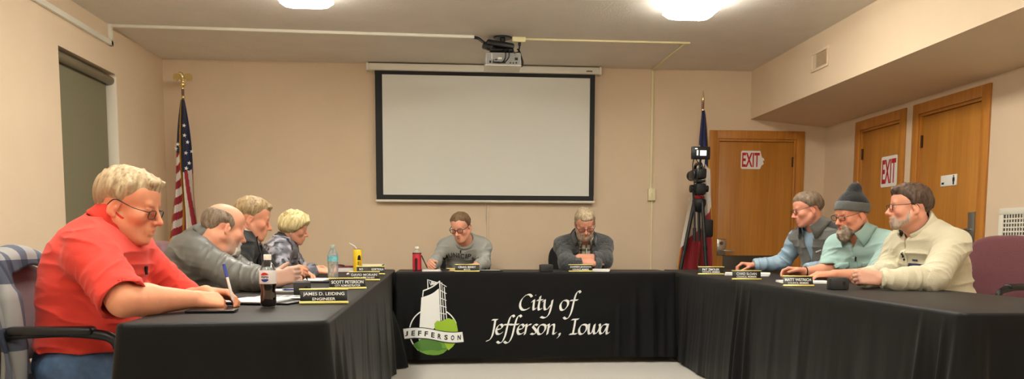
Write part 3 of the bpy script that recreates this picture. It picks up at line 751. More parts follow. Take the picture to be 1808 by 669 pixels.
def lab(name, pts_or_bm, m, r=.0348, a0=None):
    a0 = R(-100) if a0 is None else a0
    bm = pts_or_bm
    for v in bm.verts:
        x, zz = v.co.x, v.co.y; an = a0+x/r; v.co = Vector((r*cos(an), r*sin(an), zz))
    bmesh.ops.recalc_face_normals(bm, faces=bm.faces[:])
    return obj(name, bm, m, lb, smooth=0)
def flat2(polys):
    bm = BM()
    for p in polys: bm.faces.new([bm.verts.new((a, b_, 0)) for a, b_ in p])
    subdivide_long(bm, .008); return bm
zc = .124; rr = .0195
lab('logo_disc', flat2([[(rr*1.06*cos(k*PI/16), zc+rr*1.06*sin(k*PI/16)) for k in range(32)]]), M['print'])
up = [(rr*cos(R(a)), zc+rr*sin(R(a))) for a in range(28, 164, 8)]
lab('logo_top', flat2([up+[(-.010, zc+.0068), (.004, zc+.0078)]]), mat('logo_red', (206, 52, 56), .4), .0351)
dn = [(rr*cos(R(a)), zc+rr*sin(R(a))) for a in range(205, 338, 8)]
lab('logo_base', flat2([dn+[(.008, zc-.0068), (-.004, zc-.0078)]]), mat('logo_blue', (38, 56, 132), .4), .0351)
g = fit_text('PEPSI', .031, .009, .03)
for v in g.verts: v.co.y += zc
lab('logo_lettering', g, M['ink'], .0353)
# water bottle
t = thing('water_bottle', 'clear water bottle with a blue label on the left table', 'bottle', (-.715, 5.12, TZ+.001))
b = BM(); lathe(b, [(.022, 0), (.031, .006), (.033, .03), (.0315, .05), (.033, .07), (.0315, .095), (.033, .115), (.033, .15), (.028, .168), (.016, .19), (.013, .197), (.013, .205)], 24); obj('bottle_body', b, mat('frosted_bottle', (226, 232, 232), .12, trans=.75, ior=1.2, alpha=.9), t)
b = BM(); lathe(b, [(.0338, .112), (.0338, .150)], 24, cap=False); obj('bottle_label', b, mat('aqua_label', (132, 198, 208), .4, var=.3, vscale=60), t)
b = BM(); lathe(b, [(.0155, .197), (.0155, .213), (.014, .216)], 18); obj('cap', b, mat('clear_green_cap', (176, 190, 170), .3), t)
# yellow can with a straw
M['yel'] = mat('yellow_can', (240, 196, 44), .35, var=.08, vscale=40)
t = thing('tall_can', 'tall yellow drink can with a straw and a dark bell shape on it', 'can', (-.695, 6.33, TZ+.001))
b = BM(); lathe(b, [(.026, 0), (.033, .008), (.034, .02), (.034, .168), (.030, .180), (.0285, .182), (.0275, .178)], 28); can = obj('can_body', b, M['yel'], t)
b = BM(); lathe(b, [(.030, .179), (.031, .183), (.029, .1845)], 24); obj('rim', b, M['steel'], t)
def can_art(name, polys, m, a0=R(-62), r=.0345):
    bm = flat2(polys)
    for v in bm.verts:
        x, zz = v.co.x, v.co.y; an = a0+x/r; v.co = Vector((r*cos(an), r*sin(an), zz))
    bmesh.ops.recalc_face_normals(bm, faces=bm.faces[:]); return obj(name, bm, m, can, smooth=0)
can_art('bell_print', [[(-.016, .098), (-.013, .104), (-.012, .122), (-.007, .134), (.0, .138), (.007, .134), (.012, .122), (.013, .104), (.016, .098)]], M['black'])
can_art('small_print', [[(-.012, .06), (-.004, .06), (-.004, .09), (-.012, .09)], [(.002, .05), (.007, .05), (.007, .09), (.002, .09)]], mat('brown_print', (120, 72, 20), .5))
b = BM(); tube(b, [(.0, .0, .1), (-.006, -.004, .185), (-.02, -.006, .205), (-.06, -.012, .228)], .0035, 8); obj('straw', b, M['print'], t)
# red bottle
t = thing('red_drink_bottle', 'bottle with a red wrap and white cap at the left end of the back table', 'bottle', (-.255, 6.80, TZ+.001))
b = BM(); lathe(b, [(.03, 0), (.036, .004), (.037, .01), (.037, .144), (.036, .15)], 28); wr = obj('wrap', b, mat('crimson_wrap', (196, 44, 58), .45, var=.06, vscale=30), t)
b = BM(); lathe(b, [(.0374, .142), (.0374, .150)], 28, cap=False); obj('wrap_edge', b, M['black'], wr)
b = BM()
g = flat2([[(-.013, .004), (.006, .004), (.008, .09), (.006, .102), (-.002, .108), (-.012, .104), (-.016, .09)]])
for v in g.verts:
    x, zz = v.co.x, v.co.y; an = R(-92)+x/.0374; v.co = Vector((.0375*cos(an), .0375*sin(an), zz))
bmesh.ops.recalc_face_normals(g, faces=g.faces[:]); b.free(); obj('dark_figure', g, mat('dark_red_print', (52, 12, 18), .5), wr, smooth=0)
b = BM(); lathe(b, [(.034, .15), (.026, .165), (.0145, .176), (.0145, .188)], 24); obj('bottle_neck', b, mat('clear_neck', (214, 206, 190), .2, trans=.5, ior=1.2), t)
b = BM(); lathe(b, [(.017, .184), (.017, .2), (.015, .203)], 20); obj('cap', b, M['white'], t)
papers('paper_stack', 'white papers beside the red bottle on the back table', 'papers', -.10, 6.70, .22, .16, 3, 'paper', .004)
papers('manila_folder', 'tan folder under the forearm of the man in the grey sweatshirt', 'folder', .07, 6.78, .16, .2, -4, 'manila', .007)
t = thing('phone', 'black phone on the white papers beside the red bottle', 'phone', (-.02, 6.62, TZ+.0135), R(4)); b = BM(); box(b, (0, 0, .004), (.075, .06, .008), .003); obj('case', b, M['blackp'], t)
b = BM(); box(b, (0, 0, .0083), (.066, .05, .0006)); obj('phone_screen', b, mat('dark_screen', (30, 30, 34), .15), t)
t = thing('tablet_folio', 'dark tablet folio lying right of the name plate on the back table', 'tablet', (.36, 6.66, TZ+.001), R(-8)); b = BM(); box(b, (0, 0, .005), (.2, .16, .009), .003); obj('cover', b, M['blackp'], t)
b = BM(); box(b, (-.01, -.01, .0105), (.17, .13, .002)); obj('tablet_face', b, M['silver'], t)
papers('paper_stack', 'white papers in front of the folded arms on the back table', 'papers', 1.22, 6.68, .25, .2, -8, 'paper', .006)
papers('paper_stack', 'white papers beside the furthest name plate on the right table', 'papers', 2.13, 5.86, .13, .2, -20, 'paper', .006)
papers('paper_stack', 'white papers under the hand of the man in the grey vest', 'papers', 2.26, 5.72, .16, .24, -24, 'paper', .007)
papers('paper_stack', 'white papers behind the leaning name plate on the right table', 'papers', 2.12, 4.66, .28, .2, -12, 'paper', .004)
# ------------------------------------------------------------------ chairs
def chair(label, x, y, rz, fab='burg', top=.985):
    """conference armchair; built facing +x, seat at .45"""
    t = thing('conference_chair', label, 'chair', (x, y, 0), R(rz), 'conference chairs round the tables')
    b = BM(); box(b, (.0, 0, .43), (.48, .49, .075), .034, 4); obj('seat', b, M[fab], t)
    b = BM()   # padded back: rounded outline, slightly curved and reclined
    out = []; W, z0, z1 = .245, .56, top
    for k in range(41):
        a = 2*PI*k/41; q = 3.2
        cxx = abs(cos(a))**(2/q)*(1 if cos(a) > 0 else -1); szz = abs(sin(a))**(2/q)*(1 if sin(a) > 0 else -1)
        out.append((W*cxx*(1-.10*(szz < 0)*abs(szz)), (z0+z1)/2+(z1-z0)/2*szz))
    rings = []
    for (f, dx) in ((.0, .022), (.5, .022), (.86, .017), (.97, .006), (1., -.012), (.99, -.03), (.93, -.038), (.5, -.042), (.0, -.042)):
        rg = []
        for (yy, zz) in out:
            y2 = yy*f; z2 = (z0+z1)/2+(zz-(z0+z1)/2)*f
            rg.append(b.verts.new((-.255-.10*(z2-.56)+dx+.45*y2*y2, y2, z2)))
        rings.append(rg)
    for i in range(len(rings)-1):
        for k in range(41): b.faces.new((rings[i][k], rings[i][(k+1) % 41], rings[i+1][(k+1) % 41], rings[i+1][k]))
    bmesh.ops.remove_doubles(b, verts=b.verts[:], dist=1e-4); bmesh.ops.recalc_face_normals(b, faces=b.faces[:])
    obj('backrest', b, M[fab], t, smooth=60)
    for s in (-1, 1):
        b = BM(); tube(b, smooth_path([(-.27, s*.27, .60), (-.20, s*.275, .672), (-.05, s*.278, .69), (.08, s*.278, .685), (.145, s*.276, .665), (.165, s*.274, .60), (.18, s*.27, .45), (.215, s*.265, .05), (.21, s*.265, .018), (.1, s*.265, .014), (-.28, s*.265, .014)], 7), .0165, 10)
        fr = obj('arm_frame', b, M['blackp'], t)
        b = BM(); box(b, (-.04, s*.278, .695), (.26, .05, .028), .012, 3); obj('armrest', b, M['blackp'], fr)
        b = BM(); tube(b, [(-.27, s*.27, .61), (-.275, s*.235, .62), (-.28, s*.2, .66)], .012, 8); tube(b, [(-.265, s*.268, .62), (-.25, s*.265, .41), (-.255, s*.265, .02)], .0145, 8); obj('rear_frame', b, M['blackp'], t)
    b = BM(); tube(b, [(.17, -.265, .385), (.17, .265, .385)], .012, 8); tube(b, [(-.2, -.265, .385), (-.2, .265, .385)], .012, 8); obj('seat_rail', b, M['blackp'], t)
    return t

# ------------------------------------------------------------------ flags
def flag(name, label, x, y, outline, colour_fn, mats, zs, folds, finial, pole_r=.012):
    """flag hanging in folds on an indoor pole. outline(z) -> (x_left, x_right) relative to the pole."""
    t = thing(name, label, 'flag', (x, y, 0))
    b = BM(); lathe(b, [(.13, .0), (.135, .012), (.12, .03), (.04, .045), (.03, .07), (.018, .085)], 24); obj('base', b, M['brass'], t)
    b = BM(); tube(b, [(0, 0, .05), (0, 0, zs[1]+.10)], pole_r, 10); obj('pole', b, M['poleW'], t)
    nz = 170; nu = 84
    b = BM(); V = []
    for i in range(nz+1):
        z = zs[1]+(zs[0]-zs[1])*i/nz; xl, xr = outline(z); row = []
        wd = xr-xl
        for k in range(nu+1):
            u = k/nu
            amp = min(.045, .15*wd+.004)
            dep = amp*sin(u*PI*2*folds+.6*sin(z*2.2))+.35*amp*sin(u*PI*2*folds*2.3+z*3)
            row.append(b.verts.new((xl+wd*u+.012*sin(z*5+u*4)*min(1., wd*5), -.02-dep-.02*sin(PI*u), z)))
        V.append(row)
    for i in range(nz):
        z = zs[1]+(zs[0]-zs[1])*(i+.5)/nz
        for k in range(nu):
            f = b.faces.new((V[i][k], V[i+1][k], V[i+1][k+1], V[i][k+1])); f.material_index = colour_fn((k+.5)/nu, z, f.calc_center_median())
    o = obj('flag_cloth', b, None, t, smooth=70, mats=mats)
    sol = o.modifiers.new('thickness', 'SOLIDIFY'); sol.thickness = .002; sol.offset = 0
    return t, o, V
M['poleW'] = wood_mat('pole_wood', (96, 56, 30), (120, 72, 38))
M['navy'] = mat('flag_navy', (24, 30, 66), .7, bump=.2, bscale=300, sheen=.2)
M['fred'] = mat('flag_red', (150, 28, 40), .7, bump=.2, bscale=300, sheen=.2)
M['fwhite'] = mat('flag_white', (214, 204, 192), .7, bump=.2, bscale=300)
M['fringe'] = mat('gold_fringe', (204, 150, 44), .7, bump=.6, bscale=400)
def us_out(z):
    t = (2.29-z)/(2.29-.95)
    return (-.012-.135*min(1, t)**.8, .014+.112*min(1, t)**.75)
def us_col(u, z, c):
    cr = .30+.08*sin(z*1.5)             # fringe line that divides the two folded halves
    if abs(u-cr) < .036 or u < .03: return 3
    if u < cr:                            # left fold: stars above, slanting stripes below
        if z > 1.80: return 0
        k = int(math.floor((z-.35*(u-cr)*.6)*1000/72)); 
        return 1 if k % 2 else 2
    if u > .985: return 3 if z < 1.62 else 0
    zc = 1.60+.10*(u-cr)
    if z > zc: return 0
    v = u+.12*(z-1.3)
    k = int(math.floor((v-cr)/.155)); return 1 if k % 2 == 0 else 2
usf, usc, UV = flag('american_flag', 'United States flag with gold fringe and eagle finial in the left corner', -2.435, 7.82, us_out, us_col, [M['navy'], M['fred'], M['fwhite'], M['fringe']], (.72, 2.29), 2, 'eagle')
def star(bm, c, r, rot=0.):
    pts = [(c[0]+(r if k % 2 == 0 else r*.4)*sin(rot+k*PI/5), c[1], c[2]+(r if k % 2 == 0 else r*.4)*cos(rot+k*PI/5)) for k in range(10)]
    f = bm.faces.new([bm.verts.new(p) for p in pts]); return f
bpy.context.view_layer.update()
bvu = bvh_of(usc)
b = BM()
for (x, z) in ((.022, 1.96), (.045, 1.90), (.03, 1.80), (.068, 1.82), (.05, 1.71), (.078, 1.68), (.028, 1.66), (-.045, 1.88), (-.062, 1.84), (.02, 2.05)):
    h = bvu.ray_cast(Vector((-2.435+x, 7.0, z)), Vector((0, 1, 0)))
    if h[0] is None: continue
    star(b, (x, h[0].y-7.82-.004, z), .021, .2)
for f in b.faces:
    if f.normal.y > 0: f.normal_flip()
for fc in b.faces:   # each star lies flat on the folds it covers
    ys = []
    for v in fc.verts:
        h = bvu.ray_cast(Vector((-2.435+v.co.x, 7.0, v.co.z)), Vector((0, 1, 0)))
        if h[0] is not None: ys.append(h[0].y-7.82)
    for v in fc.verts: v.co.y = (min(ys) if ys else v.co.y)-.003
obj('stars', b, M['print'], usc, smooth=0)
b = BM(); lathe(b, [(.012, 2.30), (.018, 2.31), (.018, 2.325), (.010, 2.335), (.009, 2.40), (.022, 2.415), (.028, 2.432), (.022, 2.448), (.008, 2.455)], 16); fin = obj('finial', b, M['brass'], usf)
b = BM()
tube(b, smooth_path([(.0, 0, 2.45), (.004, 0, 2.475), (-.002, 0, 2.505), (-.014, -.004, 2.528), (-.026, -.008, 2.53), (-.035, -.010, 2.522)], 5), [.010]*4+[.017]*6+[.02]*6+[.014]*4+[.012]*3+[.008]*2+[.003], 10)
for s in (-1, 1):   # spread wings with feathered lower edge
    pts = [(0, 2.50), (s*.02, 2.525), (s*.055, 2.535), (s*.085, 2.52), (s*.088, 2.49), (s*.078, 2.462), (s*.068, 2.48), (s*.06, 2.458), (s*.05, 2.478), (s*.04, 2.46), (s*.03, 2.482), (s*.012, 2.47)]
    prism(b, pts if s > 0 else pts[::-1], 'y', .008, .002)
prism(b, [(-.012, 2.47), (.012, 2.47), (.02, 2.43), (0, 2.425), (-.02, 2.43)], 'y', .006, .004)
obj('eagle', b, M['brass'], fin)

M['iblue'] = mat('flag_blue', (30, 34, 84), .7, bump=.2, bscale=300, sheen=.2)
def ia_out(z):
    t = (2.275-z)/(2.275-.73)
    xl = -.012-.05*min(1, t*2.)-.24*max(0, t-.25)**1.15*1.0
    return (xl, .012+.065*min(1, t*1.6)**.8+.05*t)
def ia_col(u, z, c):
    zr = .93+.42*u          # red below this slanting line
    zb = 1.72-1.1*(u-.5) if u > .1 else 1.9
    if z < zr: return 1 if z > zr-.42*0-9 and not (u > .955 or (u < .035 and z < 1.0)) else 3
    if z > 1.80+.25*(.6-u): return 0 if u < .90 else 3
    if u > .955 and z > 1.2: return 2
    if .34 < u < .66 and 1.35 < z < 1.78 and abs(u-.5+.16*sin(z*17)) < .10+.05*sin(z*31): return 4
    return 2
M['eagleprint'] = mat('flag_eagle_brown', (66, 50, 44), .8)
iaf, iac, IV = flag('state_flag', 'blue, white and red state flag with spear finial behind the camera tripod', 2.50, 7.86, ia_out, ia_col, [M['iblue'], M['fred'], M['fwhite'], M['fringe'], M['eagleprint']], (.70, 2.275), 2.4, 'spear')
b = BM(); lathe(b, [(.012, 2.275), (.014, 2.285), (.010, 2.30), (.009, 2.345), (.013, 2.352), (.009, 2.36), (.012, 2.375), (.014, 2.39), (.008, 2.43), (.001, 2.475)], 12); obj('spear_finial', b, M['brass'], iaf)

# ------------------------------------------------------------------ video camera on its tripod
tx, ty = 2.30, 7.28
t = thing('tripod', 'black camera tripod standing behind the right end of the back table', 'tripod', (tx, ty, 0))
apex = Vector((0, 0, 1.36))
for (fx, fy, m) in ((-.32, -.08, 'blackp'), (.07, -.22, 'tripsil'), (.20, .15, 'blackp')):
    if 'tripsil' not in M: M['tripsil'] = mat('tripod_tube', (92, 92, 94), .3, metal=.7)
    foot = Vector((fx, fy, .02)); top = apex+Vector((fx, fy, 0)).normalized()*.05
    d = foot-top; a, b_, _ = frame_from(d)
    b = BM()
    tube(b, [top, top+d*.50], .017, 10); lg_ = obj('leg', b, M['blackp'], t)
    b = BM(); tube(b, [top+d*.40, top+d*.97], .012, 10); obj('lower_tube', b, M[m], lg_)
    b = BM(); tube(b, [top+d*.48, top+d*.53], .023, 10); tube(b, [top+d*.3, top+d*.33], .021, 10); obj('leg_clamp', b, M['black'], lg_)
    b = BM(); tube(b, [top+d*.96, foot], [.014, .018], 10); obj('foot', b, M['black'], lg_)
b = BM(); lathe(b, [(.03, 1.27), (.05, 1.30), (.062, 1.34), (.062, 1.375), (.05, 1.39)], 20); obj('crown', b, M['black'], t)
b = BM(); tube(b, [(0, 0, 1.33), (0.01, 0, 1.0)], .014, 10); obj('centre_column', b, M['blackp'], t)
b = BM(); lathe(b, [(.04, 1.39), (.046, 1.40), (.046, 1.415), (.04, 1.42)], 20); obj('red_ring', b, mat('red_ring', (168, 30, 36), .35), t)
b = BM(); box(b, (0, 0, 1.475), (.10, .12, .105), .02); box(b, (0, 0, 1.545), (.07, .14, .02), .004)
tube(b, [(-.055, 0, 1.48), (-.085, 0, 1.48)], .035, 14); tube(b, [(.055, 0, 1.48), (.08, 0, 1.48)], .03, 14); obj('fluid_head', b, M['black'], t)
b = BM(); tube(b, smooth_path([(-.07, -.03, 1.47), (-.09, -.12, 1.40), (-.10, -.2, 1.2), (-.105, -.22, 1.05)], 5), .009, 8); tube(b, [(-.1025, -.212, 1.12), (-.105, -.22, 1.0)], .015, 10); obj('pan_handle', b, M['black'], t)
t2 = thing('video_camera', 'black video camera with an upright lit monitor on the tripod', 'camera', (tx, ty, 1.556))
b = BM(); box(b, (0, .05, .058), (.095, .24, .095), .018); box(b, (-.055, .04, .05), (.03, .15, .07), .012); body = obj('camera_body', b, M['blackp'], t2)
b = BM(); tube(b, [(0, .17, .06), (0, .25, .06)], [.04, .048], 18); obj('camera_lens', b, M['black'], body)
b = BM(); tube(b, smooth_path([(0, .15, .10), (0, .12, .15), (0, -.02, .15), (0, -.05, .11)], 5), .014, 10); obj('carry_handle', b, M['blackp'], body)
b = BM(); tube(b, [(0, .0, .15), (0, -.015, .185)], .009, 8); box(b, (0, -.015, .245), (.175, .025, .115), .008); box(b, (0, -.03, .245), (.155, .006, .092), .002); mon = obj('monitor', b, M['blackp'], t2)
b = BM(); box(b, (.018, -.0345, .243), (.058, .002, .046)); bx(b, -.042, -.028, -.0355, -.0335, .222, .268); bx(b, -.058, -.036, -.0355, -.0335, .278, .286)
obj('lit_display', b, mat('lit_display', (240, 240, 225), .3, emit=(235, 240, 225), estr=1.2), mon)
b = BM(); tube(b, smooth_path([(-.06, -.03, .22), (-.085, -.06, .12), (-.075, -.08, -.02), (-.05, -.06, -.12), (.03, -.07, -.16)], 6), .005, 6); obj('cable', b, M['black'], t2)
b = BM(); tube(b, smooth_path([(-.05, -.02, .20), (-.03, -.08, .12), (-.045, -.09, .02), (-.06, -.07, -.08)], 6), .004, 6); obj('cable', b, M['black'], t2)
t3 = thing('battery_pack', 'black battery pouch hanging between the tripod legs', 'battery', (tx+.085, ty+.01, 1.05))
b = BM(); box(b, (0, 0, .07), (.10, .07, .16), .015); obj('pouch', b, M['black'], t3)
b = BM(); tube(b, smooth_path([(-.03, 0, .145), (-.06, 0, .22), (-.085, 0, .25)], 5), .006, 6); obj('strap', b, M['black'], t3)

# ------------------------------------------------------------------ plaid jacket thrown over the nearest chair
def plaid_jacket(x, y, rz, top):
    t = thing('jacket', 'blue, grey and white plaid jacket draped over the back of the nearest chair', 'jacket', (x, y, 0), R(rz))
    b = BM(); nu, nv = 70, 64; V = []
    def bk(z, yy, side): return -.255-.10*(z-.56)+.45*yy*yy+(.030 if side > 0 else -.052)
    for j in range(nv+1):
        v = j/nv; yy = -.30+.46*v                     # from the camera side across the back
        zt = top+.012-1.6*max(0, abs(yy)-.14)**2-.9*max(0, -yy-.22)
        front = .035+.55/(1+math.exp((yy+.135)*70)); back = .52+.04*sin(yy*9)
        row = []
        for i in range(nu+1):
            u = i/nu; L = front+.09+back; s_ = u*L
            if s_ < front: z = zt-(front-s_)*1.; px = bk(z, yy, 1)
            elif s_ < front+.09:
                a = (s_-front)/.09*PI; z = zt+.03*sin(a); px = (bk(zt, yy, 1)+bk(zt, yy, -1))/2+(bk(zt, yy, 1)-bk(zt, yy, -1))/2*cos(a)
            else: z = zt-(s_-front-.09); px = bk(z, yy, -1)
            d = (zt-z)
            w = .016*sin(yy*38+d*4)+.012*sin(yy*71+2+d*7)
            px += (1 if s_ < front+.045 else -1)*(abs(w)*min(1, d*6)+.004); y2 = yy-.10*max(0, -yy-.2)*d*8+.012*sin(d*15+yy*9)
            row.append(b.verts.new((px, y2, max(.2, z)+.01*sin(yy*25))))
        V.append(row)
    for j in range(nv):
        for i in range(nu): b.faces.new((V[j][i], V[j][i+1], V[j+1][i+1], V[j+1][i]))
    o = obj('jacket_body', b, M['jplaid'], t, smooth=70); md = o.modifiers.new('t', 'SOLIDIFY'); md.thickness = .008
    b = BM(); pts = [(-.17+.02*k, -.335-.01*sin(k), top-.10-.09*k) for k in range(6)]
    tube(b, smooth_path([(-.235, -.21, top-.0), (-.19, -.215, top-.10), (-.175, -.225, top-.26), (-.185, -.23, top-.44), (-.19, -.23, top-.54)], 6), [.03]*6+[.042]*6+[.048]*6+[.045]*7, 14, flat=.7); obj('sleeve', b, M['jplaid'], t)
    return t
m = bpy.data.materials.new('plaid_flannel'); m.use_nodes = True; nt = m.node_tree; bs = nt.nodes['Principled BSDF']; bs.inputs['Roughness'].default_value = .9
tc = nt.nodes.new('ShaderNodeTexCoord'); sp_ = nt.nodes.new('ShaderNodeSeparateXYZ'); nt.links.new(tc.outputs['Object'], sp_.inputs[0])
def band_node(out, per, duty):
    a = nt.nodes.new('ShaderNodeMath'); a.operation = 'MULTIPLY'; a.inputs[1].default_value = 1/per; nt.links.new(out, a.inputs[0])
    f_ = nt.nodes.new('ShaderNodeMath'); f_.operation = 'FRACT'; nt.links.new(a.outputs[0], f_.inputs[0])
    g_ = nt.nodes.new('ShaderNodeMath'); g_.operation = 'LESS_THAN'; g_.inputs[1].default_value = duty; nt.links.new(f_.outputs[0], g_.inputs[0]); return g_.outputs[0]
h1 = band_node(sp_.outputs['Y'], .11, .40); h2 = band_node(sp_.outputs['Z'], .21, .35)
mx = nt.nodes.new('ShaderNodeMix'); mx.data_type = 'RGBA'; mx.inputs[6].default_value = rgba((146, 146, 144)); mx.inputs[7].default_value = rgba((84, 90, 104)); nt.links.new(h1, mx.inputs[0])
mx2 = nt.nodes.new('ShaderNodeMix'); mx2.data_type = 'RGBA'; mx2.blend_type = 'MULTIPLY'; mx2.inputs[7].default_value = rgba((126, 138, 164)); nt.links.new(h2, mx2.inputs[0]); nt.links.new(mx.outputs[2], mx2.inputs[6]); nt.links.new(mx2.outputs[2], bs.inputs['Base Color'])
M['jplaid'] = m
plaid_jacket(-1.21, 2.9, 2, .905)
# ------------------------------------------------------------------ people: smooth implicit surfaces turned into meshes
f32 = np.float32
def V3(*a): return np.array(a, f32)
def unit(v): v = np.asarray(v, float); return v/max(1e-9, np.linalg.norm(v))
def noise3(P):
    """smooth value noise, -1..1"""
    P = np.asarray(P, f32); I = np.floor(P).astype(np.int64); F = P-I; F = F*F*(3-2*F)
    def h(dx, dy, dz):
        n = (I[:, 0]+dx)*374761393+(I[:, 1]+dy)*668265263+(I[:, 2]+dz)*2147483647+1013904223
        n = (n ^ (n >> 13))*1274126177; n = n ^ (n >> 16); return ((n & 0xffff)/32767.5-1).astype(f32)
    x, y, z = F[:, 0], F[:, 1], F[:, 2]
    a = h(0, 0, 0)*(1-x)+h(1, 0, 0)*x; b = h(0, 1, 0)*(1-x)+h(1, 1, 0)*x
    c = h(0, 0, 1)*(1-x)+h(1, 0, 1)*x; d = h(0, 1, 1)*(1-x)+h(1, 1, 1)*x
    return (a*(1-y)+b*y)*(1-z)+(c*(1-y)+d*y)*z
class Cone:
    def __init__(s, a, b, ra, rb, k=.02, op='add', flat=None):
        s.a = np.asarray(a, f32); s.b = np.asarray(b, f32); s.ra, s.rb, s.k, s.op = ra, rb, k, op
        s.c = (s.a+s.b)/2; s.R = float(np.linalg.norm(s.b-s.a))/2+max(ra, rb)
        s.ba = s.b-s.a; s.L2 = float(s.ba@s.ba)+1e-12
    def d(s, P):
        q = P-s.a; t = np.clip(q@s.ba/s.L2, 0, 1); q = q-t[:, None]*s.ba
        return np.sqrt((q*q).sum(1))-(s.ra+(s.rb-s.ra)*t)
class Ell:
    def __init__(s, c, r, M3=None, k=.02, op='add'):
        s.c = np.asarray(c, f32); s.r = np.asarray(r, f32); s.M = None if M3 is None else np.asarray(M3, f32); s.k, s.op = k, op; s.R = float(max(r))
    def d(s, P):
        q = P-s.c
        if s.M is not None: q = q@s.M.T
        q = q/s.r; k0 = np.sqrt((q*q).sum(1)); q2 = q/s.r; k1 = np.sqrt((q2*q2).sum(1))+1e-9
        return k0*(k0-1)/k1
class Fn:
    """arbitrary distance function with a bounding sphere"""
    def __init__(s, fn, c, R, k=.0, op='cut'): s.fn, s.c, s.R, s.k, s.op = fn, np.asarray(c, f32), R, k, op
    def d(s, P): return s.fn(P)
def combine(d, e, k, op):
    if op == 'add':
        if k <= 0: return np.minimum(d, e)
        h = np.clip(.5+.5*(d-e)/k, 0, 1); return d+(e-d)*h-k*h*(1-h)
    e = -e
    if k <= 0: return np.maximum(d, e)
    h = np.clip(.5-.5*(d-e)/k, 0, 1); return d+(e-d)*h+k*h*(1-h)
def mesh_sdf(prims, res, post=None, lo=None, hi=None):
    """naive surface nets over sparse blocks -> verts (N,3), quads (M,4)"""
    adds = [p for p in prims if p.op == 'add']
    l = np.min([p.c-p.R for p in adds], 0)-3*res; u = np.max([p.c+p.R for p in adds], 0)+3*res
    if lo is not None: l = np.maximum(l, lo)
    if hi is not None: u = np.minimum(u, hi)
    B = 8; bs = B*res; nb = np.ceil((u-l)/bs).astype(int)
    g = np.stack(np.meshgrid(*[np.arange(n) for n in nb], indexing='ij'), -1).reshape(-1, 3)
    cen = (l+(g+.5)*bs).astype(f32); hd = bs*.8661
    d = np.full(len(cen), 1e3, f32)
    for p in prims:
        m = ((cen-p.c)**2).sum(1) < (p.R+hd+.09)**2
        if m.any(): d[m] = combine(d[m], p.d(cen[m]), p.k, p.op)
    keep = np.abs(d) < hd*1.35+.014
    g = g[keep]; cen = cen[keep]
    off = np.stack(np.meshgrid(*[np.arange(B+1)]*3, indexing='ij'), -1).reshape(-1, 3)
    NBk = len(g); NP = (B+1)**3
    P = (l+(g[:, None, :]*B+off[None])*res).astype(f32)
    D = np.full((NBk, NP), 1., f32)
    for p in prims:
        m = np.nonzero(((cen-p.c)**2).sum(1) < (p.R+hd+max(.02, 1.5*p.k)+.04)**2)[0]
        if len(m):
            q = P[m].reshape(-1, 3); D[m] = combine(D[m].reshape(-1), p.d(q), p.k, p.op).reshape(len(m), NP)
    if post is not None:
        flat = D.reshape(-1); idx = np.nonzero(np.abs(flat) < .035)[0]
        flat[idx] = post(P.reshape(-1, 3)[idx], flat[idx]); D = flat.reshape(NBk, NP)
    D = D.reshape(NBk, B+1, B+1, B+1)
    c8 = [D[:, i:i+B, j:j+B, k:k+B] for i in (0, 1) for j in (0, 1) for k in (0, 1)]
    st = np.stack(c8, -1); neg = (st < 0).sum(-1); act = (neg > 0) & (neg < 8)
    bi, ci, cj, ck = np.nonzero(act)
    v8 = st[bi, ci, cj, ck]
    G = g[bi]*B+np.stack([ci, cj, ck], -1)
    Nn = nb*B+2
    key = (G[:, 0].astype(np.int64)*Nn[1]+G[:, 1])*Nn[2]+G[:, 2]
    cor = np.array([(i, j, k) for i in (0, 1) for j in (0, 1) for k in (0, 1)], f32)
    acc = np.zeros((len(G), 3), f32); cnt = np.zeros(len(G), f32)
    for a in range(8):
        for bq in (a ^ 1, a ^ 2, a ^ 4):
            if bq < a: continue
            va, vb = v8[:, a], v8[:, bq]; m = (va < 0) != (vb < 0)
            t = np.where(m, va/np.where(m, va-vb, 1), 0)
            acc += np.where(m[:, None], cor[a]+(cor[bq]-cor[a])*t[:, None], 0); cnt += m
    verts = l+(G+acc/cnt[:, None])*res
    order = np.argsort(key); sk = key[order]
    def find(Gq):
        kq = (Gq[:, 0].astype(np.int64)*Nn[1]+Gq[:, 1])*Nn[2]+Gq[:, 2]
        i = np.clip(np.searchsorted(sk, kq), 0, len(sk)-1); ok = sk[i] == kq; return order[i], ok
    faces = []
    for ax, hi_c in ((0, 4), (1, 2), (2, 1)):
        m = (v8[:, 0] < 0) != (v8[:, hi_c] < 0); idx = np.nonzero(m)[0]; Gm = G[idx]
        o1, o2 = [(1, 2), (2, 0), (0, 1)][ax]
        e1 = np.zeros(3, int); e1[o1] = 1; e2 = np.zeros(3, int); e2[o2] = 1
        b1, k1 = find(Gm-e1); b2, k2 = find(Gm-e1-e2); b3, k3 = find(Gm-e2)
        ok = k1 & k2 & k3
        q = np.stack([idx, b1, b2, b3], -1)[ok]; flip = (v8[idx[ok], 0] < 0)
        q[~flip] = q[~flip][:, ::-1]; faces.append(q)
    return verts.astype(f32), np.concatenate(faces)
def main_island(V, Q, share=.03):
    """drops crumbs that are not joined to the main surface"""
    lab = np.arange(len(V))
    for _ in range(400):
        m = lab[Q].min(1); new = lab.copy()
        for k in range(4): np.minimum.at(new, Q[:, k], m)
        new = new[new]
        if (new == lab).all(): break
        lab = new
    u, inv, cnt = np.unique(lab, return_inverse=True, return_counts=True)
    ok = (cnt >= cnt.max()*share)[inv]
    if ok.all(): return V, Q
    idx = np.cumsum(ok)-1; return V[ok], idx[Q[ok[Q].all(1)]]
